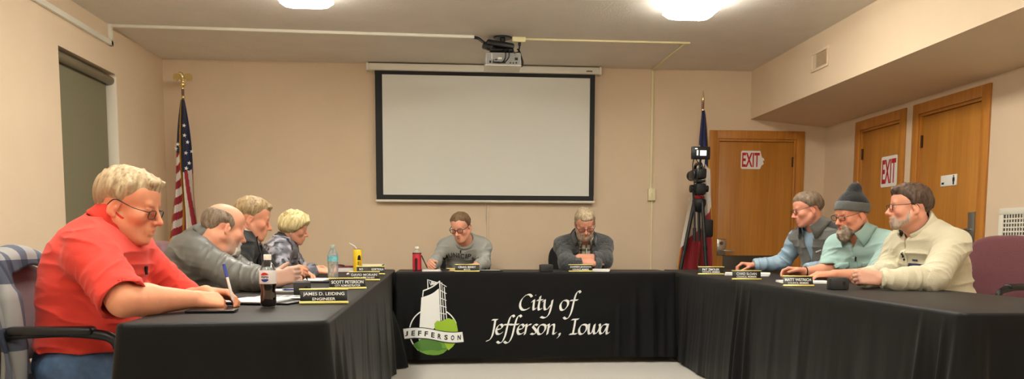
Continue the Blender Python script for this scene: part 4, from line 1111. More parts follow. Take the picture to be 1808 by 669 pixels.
def np_mesh(name, V, Q, m, parent, origin, col=None, mats=None, relax=1):
    if relax:   # light smoothing of the net
        n = np.zeros(len(V)); acc = np.zeros_like(V)
        for a, b in ((0, 1), (1, 2), (2, 3), (3, 0)):
            np.add.at(acc, Q[:, a], V[Q[:, b]]); np.add.at(n, Q[:, a], 1)
            np.add.at(acc, Q[:, b], V[Q[:, a]]); np.add.at(n, Q[:, b], 1)
        V = V*(1-.4*relax)+.4*relax*acc/np.maximum(n, 1)[:, None]
    me = bpy.data.meshes.new(name); me.vertices.add(len(V)); me.vertices.foreach_set('co', (V-np.asarray(origin, f32)).astype(f32).ravel())
    me.loops.add(Q.size); me.loops.foreach_set('vertex_index', Q.astype(np.int32).ravel())
    me.polygons.add(len(Q)); me.polygons.foreach_set('loop_start', np.arange(0, Q.size, 4, dtype=np.int32)); me.polygons.foreach_set('loop_total', np.full(len(Q), 4, np.int32))
    me.polygons.foreach_set('use_smooth', np.ones(len(Q), bool))
    me.update(calc_edges=True); me.validate()
    for x in (mats or [m]): me.materials.append(x)
    if col is not None:
        a = me.color_attributes.new('Col', 'FLOAT_COLOR', 'POINT')
        C4 = np.ones((len(V), 4), f32); C4[:, :3] = col; a.data.foreach_set('color', C4.ravel())
    o = bpy.data.objects.new(name, me); COL.objects.link(o)
    if parent is not None: o.parent = parent
    return o
def nlin(c): return np.array(lin(c), f32)
def mixc(a, b, t): t = np.clip(t, 0, 1)[:, None]; return a*(1-t)+b*t
def table_cut(poly, z=TZ+.0015):
    """keeps limbs and clothing on top of a table instead of inside it"""
    P2 = [np.array(p) for p in poly]; c = np.mean(P2, 0)
    def fn(P):
        d = P[:, 2]-z
        for i in range(4):
            a, b = P2[i], P2[(i+1) % 4]; t = unit(b-a); n = np.array([t[1], -t[0]])
            d = np.maximum(d, (P[:, :2]-a)@n.astype(f32))
        return d
    return Fn(fn, (c[0], c[1], .4), 9., 0., 'cut')
TCUT = {'L': table_cut(LT), 'B': table_cut(BT), 'R': table_cut(RT)}
def side_cut(poly, z=TZ): pass

M['skin'] = mat('skin', (215, 150, 120), .5, attr='Col', bump=.12, bscale=220, spec=.4)
def soft_skin():
    nt = M['skin'].node_tree; b = nt.nodes['Principled BSDF']
    b.inputs['Subsurface Weight'].default_value = .12; b.inputs['Subsurface Radius'].default_value = (.012, .004, .002); b.inputs['Subsurface Scale'].default_value = .6
soft_skin()
M['hair'] = mat('hair', (120, 100, 70), .55, attr='Col', bump=.35, bscale=260, spec=.35)
M['fabric'] = mat('woven_fabric', (120, 120, 120), .85, attr='Col', bump=.22, bscale=420, sheen=.08)
M['fleece'] = mat('fleece', (120, 120, 120), .95, attr='Col', bump=.7, bscale=240, sheen=.3)
M['satin'] = mat('satin_fabric', (120, 120, 120), .45, attr='Col', bump=.1, bscale=300)
M['denim'] = mat('denim', (72, 96, 128), .85, var=.25, vscale=26, bump=.3, bscale=500)
M['trouser'] = mat('dark_trousers', (44, 44, 50), .85, bump=.2, bscale=400)
M['shoe'] = mat('dark_shoe', (30, 27, 25), .4)
M['specs'] = mat('spectacle_frame', (40, 28, 24), .3)
M['mic'] = mat('clip_microphone', (14, 14, 15), .6)

class Head:
    def __init__(s, c, yaw, pitch, roll, sc=1., wid=1., jaw=1.):
        cy, sy = cos(R(yaw)), sin(R(yaw)); cp, sp = cos(R(pitch)), sin(R(pitch)); cr, sr = cos(R(roll)), sin(R(roll))
        x = np.array([cp*cy, cp*sy, -sp]); y0 = np.array([-sy, cy, 0.]); z0 = np.cross(x, y0)
        y = y0*cr+z0*sr; z = z0*cr-y0*sr
        s.c = np.asarray(c, float); s.X, s.Y, s.Z = x, y, z; s.sc = sc; s.w = wid; s.j = jaw
        s.M = np.stack([x, y, z])           # world -> local rows
    def p(s, x, y, z): return s.c+s.sc*(x*s.X+y*s.Y*s.w+z*s.Z)
    def loc(s, P): return ((np.asarray(P)-s.c)@s.M.T/s.sc)/np.array([1, s.w, 1])
    def prims(s, chin=0., mouth_open=0., brow=1., nose=1.):
        S = s.sc; o = []
        def E(c, r, k=.02, op='add'): o.append(Ell(s.p(*c), (r[0]*S, r[1]*S*s.w, r[2]*S), s.M, k*S, op))
        def Cn(a, b, ra, rb, k=.012, op='add'): o.append(Cone(s.p(*a), s.p(*b), ra*S, rb*S, k*S, op))
        E((-.012, 0, .036), (.097, .0745, .088)); E((.030, 0, .052), (.062, .062, .060), .03)
        E((.032, 0, -.040), (.056, .060*s.j, .066), .03)
        for y in (-1, 1):
            Cn((-.005, y*.058*s.j, -.048), (.060, y*.022*s.j, -.096), .020, .018, .025)
            E((.057, y*.045, -.022), (.028, .022, .022), .022)
        E((.074, 0, -.100), (.022, .024*s.j, .018), .02)
        if chin: E((.030, 0, -.108), (.055, .058, .030+chin), .03)
        Cn((.080, -.036, .026), (.080, .036, .026), .011*brow, .011*brow, .016)
        for y in (-1, 1): E((.096, y*.032, .006), (.017, .018, .012), .008, 'cut')
        for y in (-1, 1):
            E((.0765, y*.032, .004), (.013, .0155, .0125), .003)
            Cn((.0835, y*.019, .0115), (.0815, y*.045, .0105), .0042, .0042, .004)
            Cn((.0835, y*.020, -.0035), (.0815, y*.044, -.0035), .0036, .0036, .005)
        Cn((.088, 0, .018), (.112*nose, 0, -.026), .0085, .0115, .009)
        E((.115*nose, 0, -.030), (.0125, .0125, .0105), .006)
        for y in (-1, 1): E((.098, y*.0135, -.034), (.013, .0085, .0085), .006)
        E((.084, 0, -.062), (.018, .028, .026), .018)
        Cn((.094, -.017, -.0605), (.094, .017, -.0605), .0045, .0045, .005); Cn((.1005, -.007, -.0585), (.1005, .007, -.0585), .0045, .0045, .005)
        Cn((.0965, -.012, -.0735), (.0965, .012, -.0735), .0062, .0062, .006)
        Cn((.107, -.020, -.0672-.2*mouth_open), (.107, .020, -.0672-.2*mouth_open), .0062+mouth_open, .0062+mouth_open, .003, 'cut')
        for y in (-1, 1): Cn((.101, y*.028, -.039), (.097, y*.034, -.054), .0030, .0024, .010, 'cut')
        for y in (-1, 1):
            tl = .10
            mE = np.stack([s.X*.94-s.Z*.2+s.Y*y*-.28, s.Y*.95+s.X*y*.28, s.Z]); mE[0] = unit(mE[0]); mE[2] = unit(s.Z+.18*-s.X); mE[1] = np.cross(mE[2], mE[0])
            o.append(Ell(s.p(-.012, y*.079, -.006), (.0175*S, .0080*S, .0305*S), mE, .005*S))
            o.append(Ell(s.p(-.008, y*.0885, -.004), (.0105*S, .007*S, .019*S), mE, .004*S, 'cut'))
            E((-.004, y*.083, -.010), (.005, .004, .009), .003)
            E((-.008, y*.080, -.034), (.0095, .006, .0095), .006)
        return o
def hair_cap(h, table, tmax, slope=.35, top=None, bumpy=.006, extra=(), strand=(9., 60.), crown=(-.05, 0, .11), skull=None, curl=0.):
    """hair as a thick coat over the skull; table: azimuth -> hairline height; top: azimuth -> upper bound (balding)"""
    S = h.sc; az = np.array([t[0] for t in table], float); zz = np.array([t[1] for t in table], float)
    prims = [Ell(h.p(-.012, 0, .036), ((.097+tmax)*S, (.0745+tmax)*S*h.w, (.088+tmax)*S), h.M, .02*S), Ell(h.p(.030, 0, .052), ((.062+tmax)*S, (.062+tmax)*S*h.w, (.060+tmax)*S), h.M, .03*S)]
    if skull: prims += skull
    prims += list(extra)
    cr = np.array(crown)
    def post(P, d):
        q = h.loc(P); a = np.degrees(np.arctan2(np.abs(q[:, 1]), q[:, 0]+.012)); zl = np.interp(a, az, zz)
        reg = q[:, 2]-zl+.006*noise3(q*np.array([60, 60, 18])+7)
        if top is not None: reg = np.minimum(reg, np.interp(a, [t[0] for t in top], [t[1] for t in top])-q[:, 2]+.006*noise3(q*45+3))
        th = np.clip(reg*slope, -.02, tmax)
        w = q-cr; phi = np.arctan2(w[:, 1], w[:, 0]); rad = np.sqrt((w**2).sum(1))
        n = noise3(np.stack([w[:, 0]*strand[1]+w[:, 2]*10, w[:, 1]*strand[1], w[:, 2]*strand[0]+rad*8], -1))
        n2 = noise3(np.stack([phi*4.5, rad*16, rad*0+2.], -1))
        return d+(tmax-th)*S-(bumpy*n+bumpy*.8*n2)*S*np.clip(reg*30, 0, 1)
    return prims, post
def hair_col(h, V, base, light, dark=None, sc=(120, 120, 16), grey_low=None):
    q = h.loc(V); n = noise3(q*np.array(sc))*.5+noise3(q*np.array(sc)*2.3+5)*.5
    c = mixc(nlin(base)[None].repeat(len(V), 0), nlin(light)[None], np.clip(.5+n*.75, 0, 1))
    if dark is not None: c = mixc(c, nlin(dark)[None], np.clip(-n*1.2-.25, 0, .8))
    if grey_low is not None: c = mixc(c, nlin(grey_low[0])[None], np.clip((grey_low[1]-q[:, 2])*grey_low[2], 0, 1)*np.clip(.75+n, 0, 1))
    return c
def beard_coat(h, table, thick, slope=.5, lips=True, chin=0., extra=(), bumpy=.0018, low=-.14, freq=190, lipz=-.0665):
    """short beard: a thin coat over the lower face; table: azimuth -> upper limit"""
    az = [t[0] for t in table]; zz = [t[1] for t in table]
    prims = h.prims(chin=chin)+list(extra)
    def post(P, d):
        q = h.loc(P); a = np.degrees(np.arctan2(np.abs(q[:, 1]), q[:, 0]-.01)); n = noise3(q*60)
        reg = np.minimum(np.interp(a, az, zz)-q[:, 2]+.006*n, q[:, 2]-low)
        reg = np.minimum(reg, (q[:, 0]+.012)*1.)
        if lips:
            e = np.sqrt((q[:, 1]/.021)**2+((q[:, 2]-lipz)/.0095)**2); reg = np.where(q[:, 0] > .07, np.minimum(reg, (e-1)*.012), reg)
        return d-np.clip(reg*slope, -.012, thick)*h.sc-bumpy*noise3(q*freq)*np.clip(reg*60, 0, 1)
    return prims, post
def glasses(h, parent, org, lens=(.048, .032), rnd=.35, m='specs', r=.0016, z=.006, fwd=.108, drop=0., bar=False, tilt=0.):
    """spectacles: two rims (with panes), a bridge and two side arms"""
    S = h.sc; root = None
    def W(x, y, zz): return Vector(h.p(x, y, zz)-np.asarray(org))
    b = BM(); panes = []
    for s in (-1, 1):
        pts = []
        for k in range(24):
            a = 2*PI*k/24; n = 3.2
            yy = lens[0]/2*abs(cos(a))**(2/n)*(1 if cos(a) > 0 else -1); zz = lens[1]/2*abs(sin(a))**(2/n)*(1 if sin(a) > 0 else -1)
            pts.append((fwd-.10*abs(s*.034+yy)**1.0*.5*abs(s*.034+yy)/.05+zz*.12, s*(.0345)+yy, z+zz-drop))
        P = [W(*p) for p in pts]; tube(b, P+[P[0]], r*S, 6, cap=False); panes.append(P)
    tube(b, [W(fwd+.000, -.011, z+.004-drop), W(fwd+.003, 0, z+.007-drop), W(fwd+.0, .011, z+.004-drop)], r*S*1.1, 6)
    root = obj('glasses', b, M[m], parent)
    for P in panes:
        b = BM(); c = sum(P, Vector())/len(P); vc = b.verts.new(c); vs = [b.verts.new(p) for p in P]
        for k in range(len(vs)): b.faces.new((vc, vs[k], vs[(k+1) % len(vs)]))
        obj('glasses_lens', b, M['lens'], root)
    for s in (-1, 1):
        b = BM(); y0 = s*(.0345+lens[0]/2)
        tube(b, smooth_path([W(fwd-.004, y0, z+.008-drop), W(fwd-.012, s*.071, z+.009-drop*.95), W(fwd-.045, s*.081, z+.010-drop*.8), W(.03, s*.083, z+.011-drop*.5), W(-.01, s*.085, z+.013), W(-.03, s*.085, -.005)], 4), r*S*1.05, 6); obj('glasses_arm', b, M[m], root)
    return root
def hand_prims(W, d, n, side, curls, spread=6., sc=1., thumb=(35, 25, 20, .3)):
    """palm, five fingers with knuckle bends. W wrist, d towards the knuckles, n out of the palm. thumb: (outward, bend, bend, towards palm)"""
    W = np.asarray(W, float); d = unit(d); n = unit(np.asarray(n, float)-d*np.dot(n, d)); t = np.cross(d, n)*(1 if side == 'R' else -1)
    o = []; k = .008*sc
    for off, L in ((.027, .094), (.009, .098), (-.010, .094), (-.027, .086)):
        o.append(Cone(W+t*off*.75*sc+d*.008, W+(d*L+t*off)*sc, .0155*sc, .0115*sc, .012*sc))
    o.append(Ell(W+(d*.035+t*.024+n*.008)*sc, (.034*sc, .019*sc, .017*sc), np.stack([d, t, n]), .012*sc))
    ph = [(.043, .027, .021), (.047, .030, .022), (.043, .028, .021), (.034, .021, .018)]; rr = (.0095, .0097, .0092, .0080)
    for i, off in enumerate((.027, .009, -.010, -.027)):
        L = (.094, .098, .094, .086)[i]; p = W+(d*L+t*off)*sc; ang = 0.; sp = R(spread)*(1.5-i)*.7
        d2 = d*cos(sp)+t*sin(sp)
        cu = curls[i] if len(curls) == 4 else curls
        for j in range(3):
            ang += R(cu[j]); q = p+(d2*cos(ang)+n*sin(ang))*ph[i][j]*sc
            o.append(Cone(p, q, rr[i]*(1-.07*j)*sc, rr[i]*(.93-.08*j)*sc, .0022*sc if j else .006*sc)); p = q
    p = W+(d*.022+t*.026+n*.004)*sc
    a = R(thumb[0]); td = unit(d*cos(a)+t*sin(a)+n*thumb[3])
    q = p+td*.044*sc; o.append(Cone(p, q, .0145*sc, .0112*sc, .010*sc))
    inn = unit(d*1.-t*.35+n*.25)
    td = unit(td+inn*math.tan(R(thumb[1]))); p2 = q+td*.033*sc; o.append(Cone(q, p2, .0108*sc, .0098*sc, .003*sc))
    td = unit(td+inn*math.tan(R(thumb[2]))); o.append(Cone(p2, p2+td*.026*sc, .0100*sc, .0078*sc, .003*sc))
    return o
RELAX = ((28, 34, 20),)*4
def ik(S, W, l1, l2, pole):
    S = np.asarray(S, float); W = np.asarray(W, float); v = W-S; L = np.linalg.norm(v); L2 = min(L, (l1+l2)*.999); u = v/L
    a = (l1*l1-l2*l2+L2*L2)/(2*L2); hh = sqrt(max(0, l1*l1-a*a)); p = np.asarray(pole, float); p = unit(p-u*np.dot(p, u))
    return S+u*a+p*hh
BVC = {}
class Person:
    def __init__(s, label, base, az, hip, neck, head, arms, res, skin, girth=1., belly=0., sw=.19, bulge=.03, table='L', shoulders=None, hs=1., grip=None, chin=0., headkw={}, tilt=0., l1=.29, l2=.255, arm=1., hipw=1., legs=True, neckr=.058, sdrop=.070):
        s.rs = .26
        s.root = thing('person', label, 'person', (base[0], base[1], 0)); s.o = (base[0], base[1], 0); s.res = res
        s.f = np.array([cos(R(az)), sin(R(az)), 0.]); s.l = np.array([-sin(R(az)), cos(R(az)), 0.])
        s.H = np.asarray(hip, float); s.N = np.asarray(neck, float); s.u = unit(s.N-s.H); s.fp = unit(s.f-s.u*np.dot(s.f, s.u))
        s.lt = s.l*cos(R(tilt))+s.u*sin(R(tilt))
        s.head = head; s.skin = skin; s.g = girth; s.belly = belly; s.cut = TCUT[table]
        N, H, f, l, u = s.N, s.H, s.fp, s.lt, s.u
        sp = lambda t: H+(N-H)*t-f*bulge*sin(PI*min(1, t*1.0))*1.0
        s.sp = sp; Mx = np.stack([f, s.l, u]); s.Mx = Mx; g = girth
        s.S = {'R': N-u*sdrop-l*sw, 'L': N-u*sdrop+l*sw}
        if shoulders:
            for k_ in shoulders: s.S[k_] = s.S[k_]+np.asarray(shoulders[k_], float)
        s.E = {}; s.W = {}; s.arms = arms
        for k_ in arms:
            a = arms[k_]; s.W[k_] = np.asarray(a['w'], float); s.E[k_] = np.asarray(a['e'], float) if 'e' in a else ik(s.S[k_], s.W[k_], l1, l2, a.get('pole', (0, 0, -1)))
        s.shW = sw
        def torso(t):
            o = [Ell(sp(.02), (.135*g*hipw+t, .178*g*hipw+t, .13+t), Mx, .05), Ell(sp(.30)+f*.01, (.118*g+t, .155*g+t, .15+t), Mx, .07),
                 Ell(sp(.62)+f*.01, (.118*g+t, .160*g+t, .17+t), Mx, .07), Ell(sp(.84), (.092*g+t, .150*g+t, .10+t), Mx, .06)]
            if belly: o.append(Ell(sp(.30)+f*(.05+belly*.5), (.10+belly*.6+t, .14*g+t, .15+t), Mx, .07))
            mid = N-u*.07
            for k_ in ('R', 'L'):
                o.append(Cone(mid, s.S[k_], .066+t, .050+t, .06)); o.append(Cone(N+u*.012-f*.012, s.S[k_]*.72+N*.28+u*.004, .046+t*.7, .044+t*.7, .05))
            return o
        s.torso = torso; s.arm = arm; s.neckr = neckr
        s.neck_top = head.p(-.030, 0, -.052)
        sk = torso(-.008)
        sk.append(Cone(N-u*.03-f*.004, s.neck_top, neckr*1.06, neckr*.95*hs, .03)); sk.append(Cone(N-u*.03-f*.004, head.p(.015, 0, -.085), neckr*.9, neckr*.72, .03))
        sk += head.prims(chin=chin, **headkw)
        for k_ in arms:
            a = arms[k_]; sk.append(Cone(s.S[k_], s.E[k_], .052*arm, .043*arm, .03)); 
            mid_ = s.E[k_]*.7+s.W[k_]*.3
            sk.append(Cone(s.E[k_], mid_, .043*arm, .045*arm, .02)); sk.append(Cone(mid_, s.W[k_], .045*arm, .027*arm**.5, .02))
            if a.get('d') is not None: sk += hand_prims(s.W[k_], a['d'], a['n'], k_, a.get('curls', RELAX), a.get('spread', 6), a.get('sc', 1.), a.get('thumb', (35, 25, 20, .3)))
        sk.append(s.cut)
        s.skprims = sk
    def build_skin(s, lips=(176, 92, 84), stub=None, brows=None, iris=(70, 80, 90), ruddy=.5, lids=False):
        V, Q = mesh_sdf(s.skprims, s.res)
        q = s.head.loc(V); base = nlin(s.skin)[None].repeat(len(V), 0)
        red = nlin((s.skin[0]*.97, s.skin[1]*.80, s.skin[2]*.77))[None]
        g = lambda c, r: np.exp(-(((q-np.array(c))/np.array(r))**2).sum(1))
        col = mixc(base, red, .6*ruddy*(g((.108, 0, -.030), (.03, .03, .02))+g((.075, .05, -.025), (.03, .025, .025))+g((.075, -.05, -.025), (.03, .025, .025))+.8*(g((-.01, .085, -.005), (.03, .012, .04))+g((-.01, -.085, -.005), (.03, .012, .04)))))
        n = noise3(q*42)*.5+noise3(q*90)*.3; col = mixc(col, red, .14*n+.05)
        col = mixc(col, nlin(lips)[None], .7*np.clip(1.5*(g((.098, 0, -.0665), (.016, .019, .0085)))-.35, 0, 1))
        if stub: col = mixc(col, nlin(stub[0])[None], stub[1]*np.clip((-.045-q[:, 2]-.0+.02*noise3(q*60))*40, 0, 1)*np.clip((q[:, 0]+.0)*40, 0, 1)*(1-g((.1, 0, -.066), (.02, .02, .009))))
        for y in (-1, 1):
            e = ((q[:, 0]-.0885)**2*0+((q[:, 1]-y*.032)/.0125)**2+((q[:, 2]-.0040)/.0046)**2)
            m = (e < 1) & (q[:, 0] > .07)
            if not lids:
                col[m] = nlin((216, 208, 200)); mi = m & (((q[:, 1]-y*.032)/.0058)**2+((q[:, 2]-.004)/.0058)**2 < 1); col[mi] = nlin(iris)
            else:
                m2 = m & (np.abs(q[:, 2]-.001) < .0022); col[m2] = nlin((90, 60, 50))
        s.body = np_mesh('body', V, Q, M['skin'], s.root, s.o, col, relax=.5); return s.body
    def part(s, name, prims, m, post=None, colfn=None, res=None, relax=1):
        V, Q = main_island(*mesh_sdf(prims, res or s.res, post))
        return np_mesh(name, V, Q, m, s.root, s.o, colfn(V) if colfn else None, relax=relax)
    def tl(s, P): q = np.asarray(P)-s.N; return q@s.fp.astype(f32), q@s.l.astype(f32), q@s.u.astype(f32)
    def garment(s, name, m, colour, t=.014, sleeve=None, hem=.60, fold=.007, opening=None, neck_r=None, extra=(), cuts=(), freq=(6, 6, 17), sr=(.066, .060, .046), torso=True, res=None, seed=0., colfn=None, sk=.05, tfold=1., neck_back=.0):
        """clothing that follows the body. sleeve: None, ('long', fraction of forearm) or ('short', fraction of upper arm)"""
        pr = []; cut = []
        for k_ in (s.arms if sleeve else ()):
            S, E, W = s.S[k_], s.E[k_], s.W[k_]
            if sleeve[0] == 'long':
                fr_ = sleeve[1][k_] if isinstance(sleeve[1], dict) else sleeve[1]; e2 = E+(W-E)*fr_; pr.append(Cone(S, E, sr[0], sr[1], sk)); pr.append(Cone(E, e2, sr[1], sr[2], .03))
                ax = unit(W-E); end = e2+ax*sr[2]*.35
                if fr_ < 1.04: pr.append(Fn(lambda P, e=end, a=ax.astype(f32): np.maximum(-((P-e.astype(f32))@a), np.sqrt(((P-e.astype(f32))**2).sum(1))-.078), end, .078, .004, 'cut'))
            else:
                e2 = S+(E-S)*sleeve[1]; pr.append(Cone(S, e2, sr[0], sr[1], sk)); ax = unit(E-S)
                cut.append(Fn(lambda P, e=e2, a=ax.astype(f32): np.maximum(-((P-e.astype(f32))@a), np.sqrt(((P-e.astype(f32))**2).sum(1))-.14), e2, .14, .004, 'cut'))
                cut.append(Cone(e2-ax*.05, e2+ax*.05, sr[1]-.014, sr[1]-.005, .003, 'cut'))
        pr += cut; cut = []
        if torso: pr += s.torso(t)
        pr += list(extra)
        nr = neck_r or s.neckr*1.12
        if torso: cut.append(Cone(s.N+s.fp*.004-s.u*.02, s.neck_top+(s.neck_top-s.N)*.6-s.fp*neck_back, nr, nr*1.25, .006, 'cut'))
        if opening: cut.append(opening)
        if hem: cut.append(Fn(lambda P: P[:, 2]-hem, (s.H[0], s.H[1], hem-.3), .9, .006, 'cut'))
        cut += list(cuts)
        segs = []
        if sleeve:
            for k_ in s.arms: segs += [(s.S[k_], s.E[k_])]+([(s.E[k_], s.W[k_])] if sleeve[0] == 'long' else [])
        o3 = seed*17.3
        def post(P, d):
            F, L, U = s.tl(P); N_ = np.stack([F*freq[0]+U*5, L*freq[1]+F*3, U*freq[2]-F*3.5], -1)+o3
            a = noise3(N_); b_ = noise3(N_*2.1+9); tf = 1.5*(1-np.abs(a))**3-.55+.45*b_*np.abs(b_)
            w = np.zeros(len(P), f32); sf = np.zeros(len(P), f32)
            for A, B_ in segs:
                ba = (B_-A).astype(f32); L_ = float(np.linalg.norm(ba)); q = P-A.astype(f32); tt = np.clip(q@(ba/L_**2), -.1, 1.1); r_ = q-tt[:, None]*ba; dist = np.sqrt((r_**2).sum(1))
                ww = np.clip(1-(dist-.06)/.05, 0, 1)*np.clip(tt*5+.2, 0, 1)
                e1, e2_, _ = frame_from(ba); e1 = np.array(e1, f32); e2_ = np.array(e2_, f32)
                n = noise3(np.stack([tt*L_*30+(r_@e1)*14, (r_@e1)*9, (r_@e2_)*9], -1)+o3+3); n = 1.5*(1-np.abs(n))**3-.6+.35*noise3(np.stack([tt*L_*60, (r_@e1)*18, (r_@e2_)*18], -1)+o3)
                better = ww > w; sf = np.where(better, n, sf); w = np.maximum(w, ww)
            return d-fold*(tf*tfold*(1-w)+sf*w)
        return s.part(name, pr+cut+[s.cut], m, post, (lambda V: colfn(V, s)) if colfn else (lambda V: nlin(colour)[None].repeat(len(V), 0)), res)
    def collar(s, name, m, r=.072, h=.042, leaf=.055, open_=22, tip=.03, fwd=.32, drop=0., stand=False, rise=0., out=.020, col=None, c_off=(0, 0, 0), on=None, clipmax=.075):
        """folded shirt collar (or a standing one) round the neck, open at the front"""
        up = unit(unit(s.neck_top-s.N)*.5+s.u*.5+s.fp*fwd); f = unit(s.fp-up*np.dot(s.fp, up)); l = s.l-up*np.dot(s.l, up); l = unit(l)
        c = s.N+up*(.022-drop)-f*.004+np.asarray(c_off, float)
        b = BM(); n = 56; rows = []; sh = np.zeros(n+1)
        if on is not None:   # lets the leaf of the collar lie on the garment all the way round
            if on.name not in BVC: BVC[on.name] = bvh_local(on)
            for i in range(n+1):
                th = R(open_+(360-2*open_)*i/n); fr = abs(1-2*i/n); e = f*cos(th)+l*sin(th); r0 = r*(1+.10*cos(th))
                hh = BVC[on.name].ray_cast(Vector(c+e*(r0+.014+out)+up*.16-np.array(s.o)), Vector(-up)); tp = tip*max(0, (fr-.72)/.28)**1.5
                zb = float((np.array(hh[0])+np.array(s.o)-c)@up) if hh[0] is not None else h-leaf
                sh[i] = np.clip(zb+.005-(h-leaf-tp), -.03, clipmax)
            k_ = np.ones(9)/9; sh = np.convolve(np.pad(sh, 4, mode='edge'), k_, 'valid')
        for i in range(n+1):
            th = R(open_+(360-2*open_)*i/n); fr = abs(1-2*i/n)    # 1 at the front, 0 at the back
            e = f*cos(th)+l*sin(th)*1.02; r0 = r*(1+.10*cos(th))
            tp = tip*max(0, (fr-.72)/.28)**1.5
            if not stand:
                sec = [(r0-.002, -.016), (r0-.004, h*.5), (r0-.002, h+rise*(1-fr)), (r0+.004, h+.004+rise*(1-fr)), (r0+.009, h*.7), (r0+.013+out*.5, h*.3-leaf*.25), (r0+.014+out+tp*.4, h-leaf-tp)]
            else:
                sec = [(r0+.004, -.02), (r0+.002, h*.5), (r0+.008, h+rise*(1-fr)), (r0+.016, h+.004+rise*(1-fr)), (r0+.022, h+rise*(1-fr)-.006), (r0+.020, h*.4), (r0+.024, -.02)]
            rows.append([b.verts.new(Vector(c+e*a+up*(z+sh[i])-np.array(s.o))) for a, z in sec])
        for i in range(n):
            for k in range(len(rows[0])-1): b.faces.new((rows[i][k], rows[i+1][k], rows[i+1][k+1], rows[i][k+1]))
        if stand:
            b.faces.new(rows[0]); b.faces.new(rows[-1][::-1])
        bmesh.ops.recalc_face_normals(b, faces=b.faces[:])
        o = obj(name, b, m, s.root, smooth=70)
        md = o.modifiers.new('thickness', 'SOLIDIFY'); md.thickness = .0035; md.offset = 1.
        return o
    def legs(s, m, knee=.44, spread=.10, r=(.088, .066, .050), back=.10, shoes=True, kz=None):
        pr = [Ell(s.H-np.array([0, 0, .0]), (.150*s.g, .188*s.g, .13), s.Mx, .05)]; cut = []
        for k_ in (-1, 1):
            a = s.H+s.l*k_*.09*s.g-np.array([0, 0, .03]); kn = s.H+s.f*knee+s.l*k_*(spread+.02); kn[2] = kz or .535; an = kn-s.f*back; an[2] = .11
            pr += [Cone(a, kn, r[0]*s.g, r[1], .05), Cone(kn, an, r[1], r[2], .03)]
            if shoes:
                b = BM(); f = s.f; c = an+np.array([0, 0, -.06])
                prs = [Cone(c-f*.05, c+f*.16, .036, .034, .02), Cone(c-f*.04+np.array([0, 0, .05]), c+f*.02, .042, .040, .03)]
                sole = Fn(lambda P: P[:, 2]-.004, (c[0], c[1], -.3), .6, .0, 'cut')
                s.part('shoe', prs+[sole], M['shoe'], res=.01)
        fl = Fn(lambda P: P[:, 2]-.05, (s.H[0], s.H[1], -.4), 1.2, .0, 'cut')
        def post(P, d): return d-.004*noise3(P*np.array([14, 14, 22]))-.003*noise3(P*40)
        return s.part('trousers', pr+[fl]+cut, m, post, res=max(s.res*1.6, .007))
    def hang(s, name, b, m, parent=None):
        o = obj(name, b, m, parent or s.root); return o
    def rel(s, p): return Vector(np.asarray(p, float)-np.array(s.o))
    def on_garment(s, o, F_, L_, U_, lift=.004):
        """point of the garment surface met by looking from the front at torso offsets (lateral L_, up U_ from the neck base)"""
        if o.name not in BVC: BVC[o.name] = bvh_local(o)
        bv = BVC[o.name]
        org = s.N+s.fp*s.rs+s.l*L_+s.u*U_-np.array(s.o); h = bv.ray_cast(Vector(org), Vector(-s.fp))
        if h[0] is None: return None, None
        return h[0]+h[1]*lift, h[1]
    def mic(s, o, L_, U_):
        p, n = s.on_garment(o, 0, L_, U_, .006)
        if p is None: return
        b = BM(); a, c, _ = frame_from(n); tube(b, [p, p+Vector((0, 0, .016))], [.0055, .0065], 8); box(b, p-Vector((0, 0, .006)), (.009, .009, .014), .002); s.hang('clip_microphone', b, M['mic'])
def bvh_local(o):
    me = o.data; n = len(me.vertices); co_ = np.empty(n*3, f32); me.vertices.foreach_get('co', co_)
    li = np.empty(len(me.loops), np.int32); me.loops.foreach_get('vertex_index', li)
    return BVHTree.FromPolygons(co_.reshape(-1, 3).tolist(), li.reshape(-1, 4).tolist())
HAIR_M = [(0, .074), (25, .074), (42, .078), (56, .052), (70, .034), (78, .0), (88, -.008), (93, .018), (118, .014), (132, -.012), (150, -.050), (180, -.058)]
# ---- the man in the red polo shirt, nearest at the left
h = Head((-1.090, 2.875, 1.098), -1, 15, 2, 1.0, 1.05, 1.0)
p = Person('man in a coral red polo shirt writing at the near end of the left table', (-1.25, 2.9), 4, (-1.235, 2.9, .55), (-1.165, 2.9, 1.01), h,
    {'R': dict(w=(-.842, 2.755, .785), d=(.66, .72, -.10), n=(-.42, .40, -.80), curls=[(34, 42, 22), (46, 52, 28), (55, 55, 28), (60, 55, 28)], spread=1, thumb=(30, 22, 18, .75), e=(-.990, 2.55, .795)),
     'L': dict(w=(-.872, 2.985, .792), d=(.90, -.20, -.06), n=(.1, -.45, -.9), curls=[(30, 40, 25), (38, 45, 25), (44, 48, 25), (48, 50, 25)], spread=2, thumb=(30, 20, 18, .5), pole=(.0, .8, -.6))},
    .0033, (226, 156, 120), girth=1.2, belly=.05, sw=.225, bulge=.045, table='L', chin=.0, arm=1.12, shoulders={'R': (.03, -.01, -.01), 'L': (.02, -.03, 0)}, neckr=.068, hs=1.05)
p.build_skin(ruddy=.85, lips=(186, 100, 86), lids=True)
g1 = p.garment('polo_shirt', M['fabric'], (216, 60, 47), t=.018, sleeve=('short', 1.0), hem=.615, fold=.006, sr=(.072, .078, .05), freq=(5, 5, 26), neck_r=.074, seed=1, sk=.03)
p.collar('shirt_collar', mat('coral_collar', (216, 60, 47), .85, bump=.2, bscale=400), r=.080, h=.040, leaf=.052, open_=22, fwd=.42, tip=.02, out=.005, c_off=(.006, 0, .0), on=g1, clipmax=.034)
p.rs = .45; p.mic(g1, .0, -.12)
p.legs(M['denim'], knee=.40, r=(.098, .072, .055))
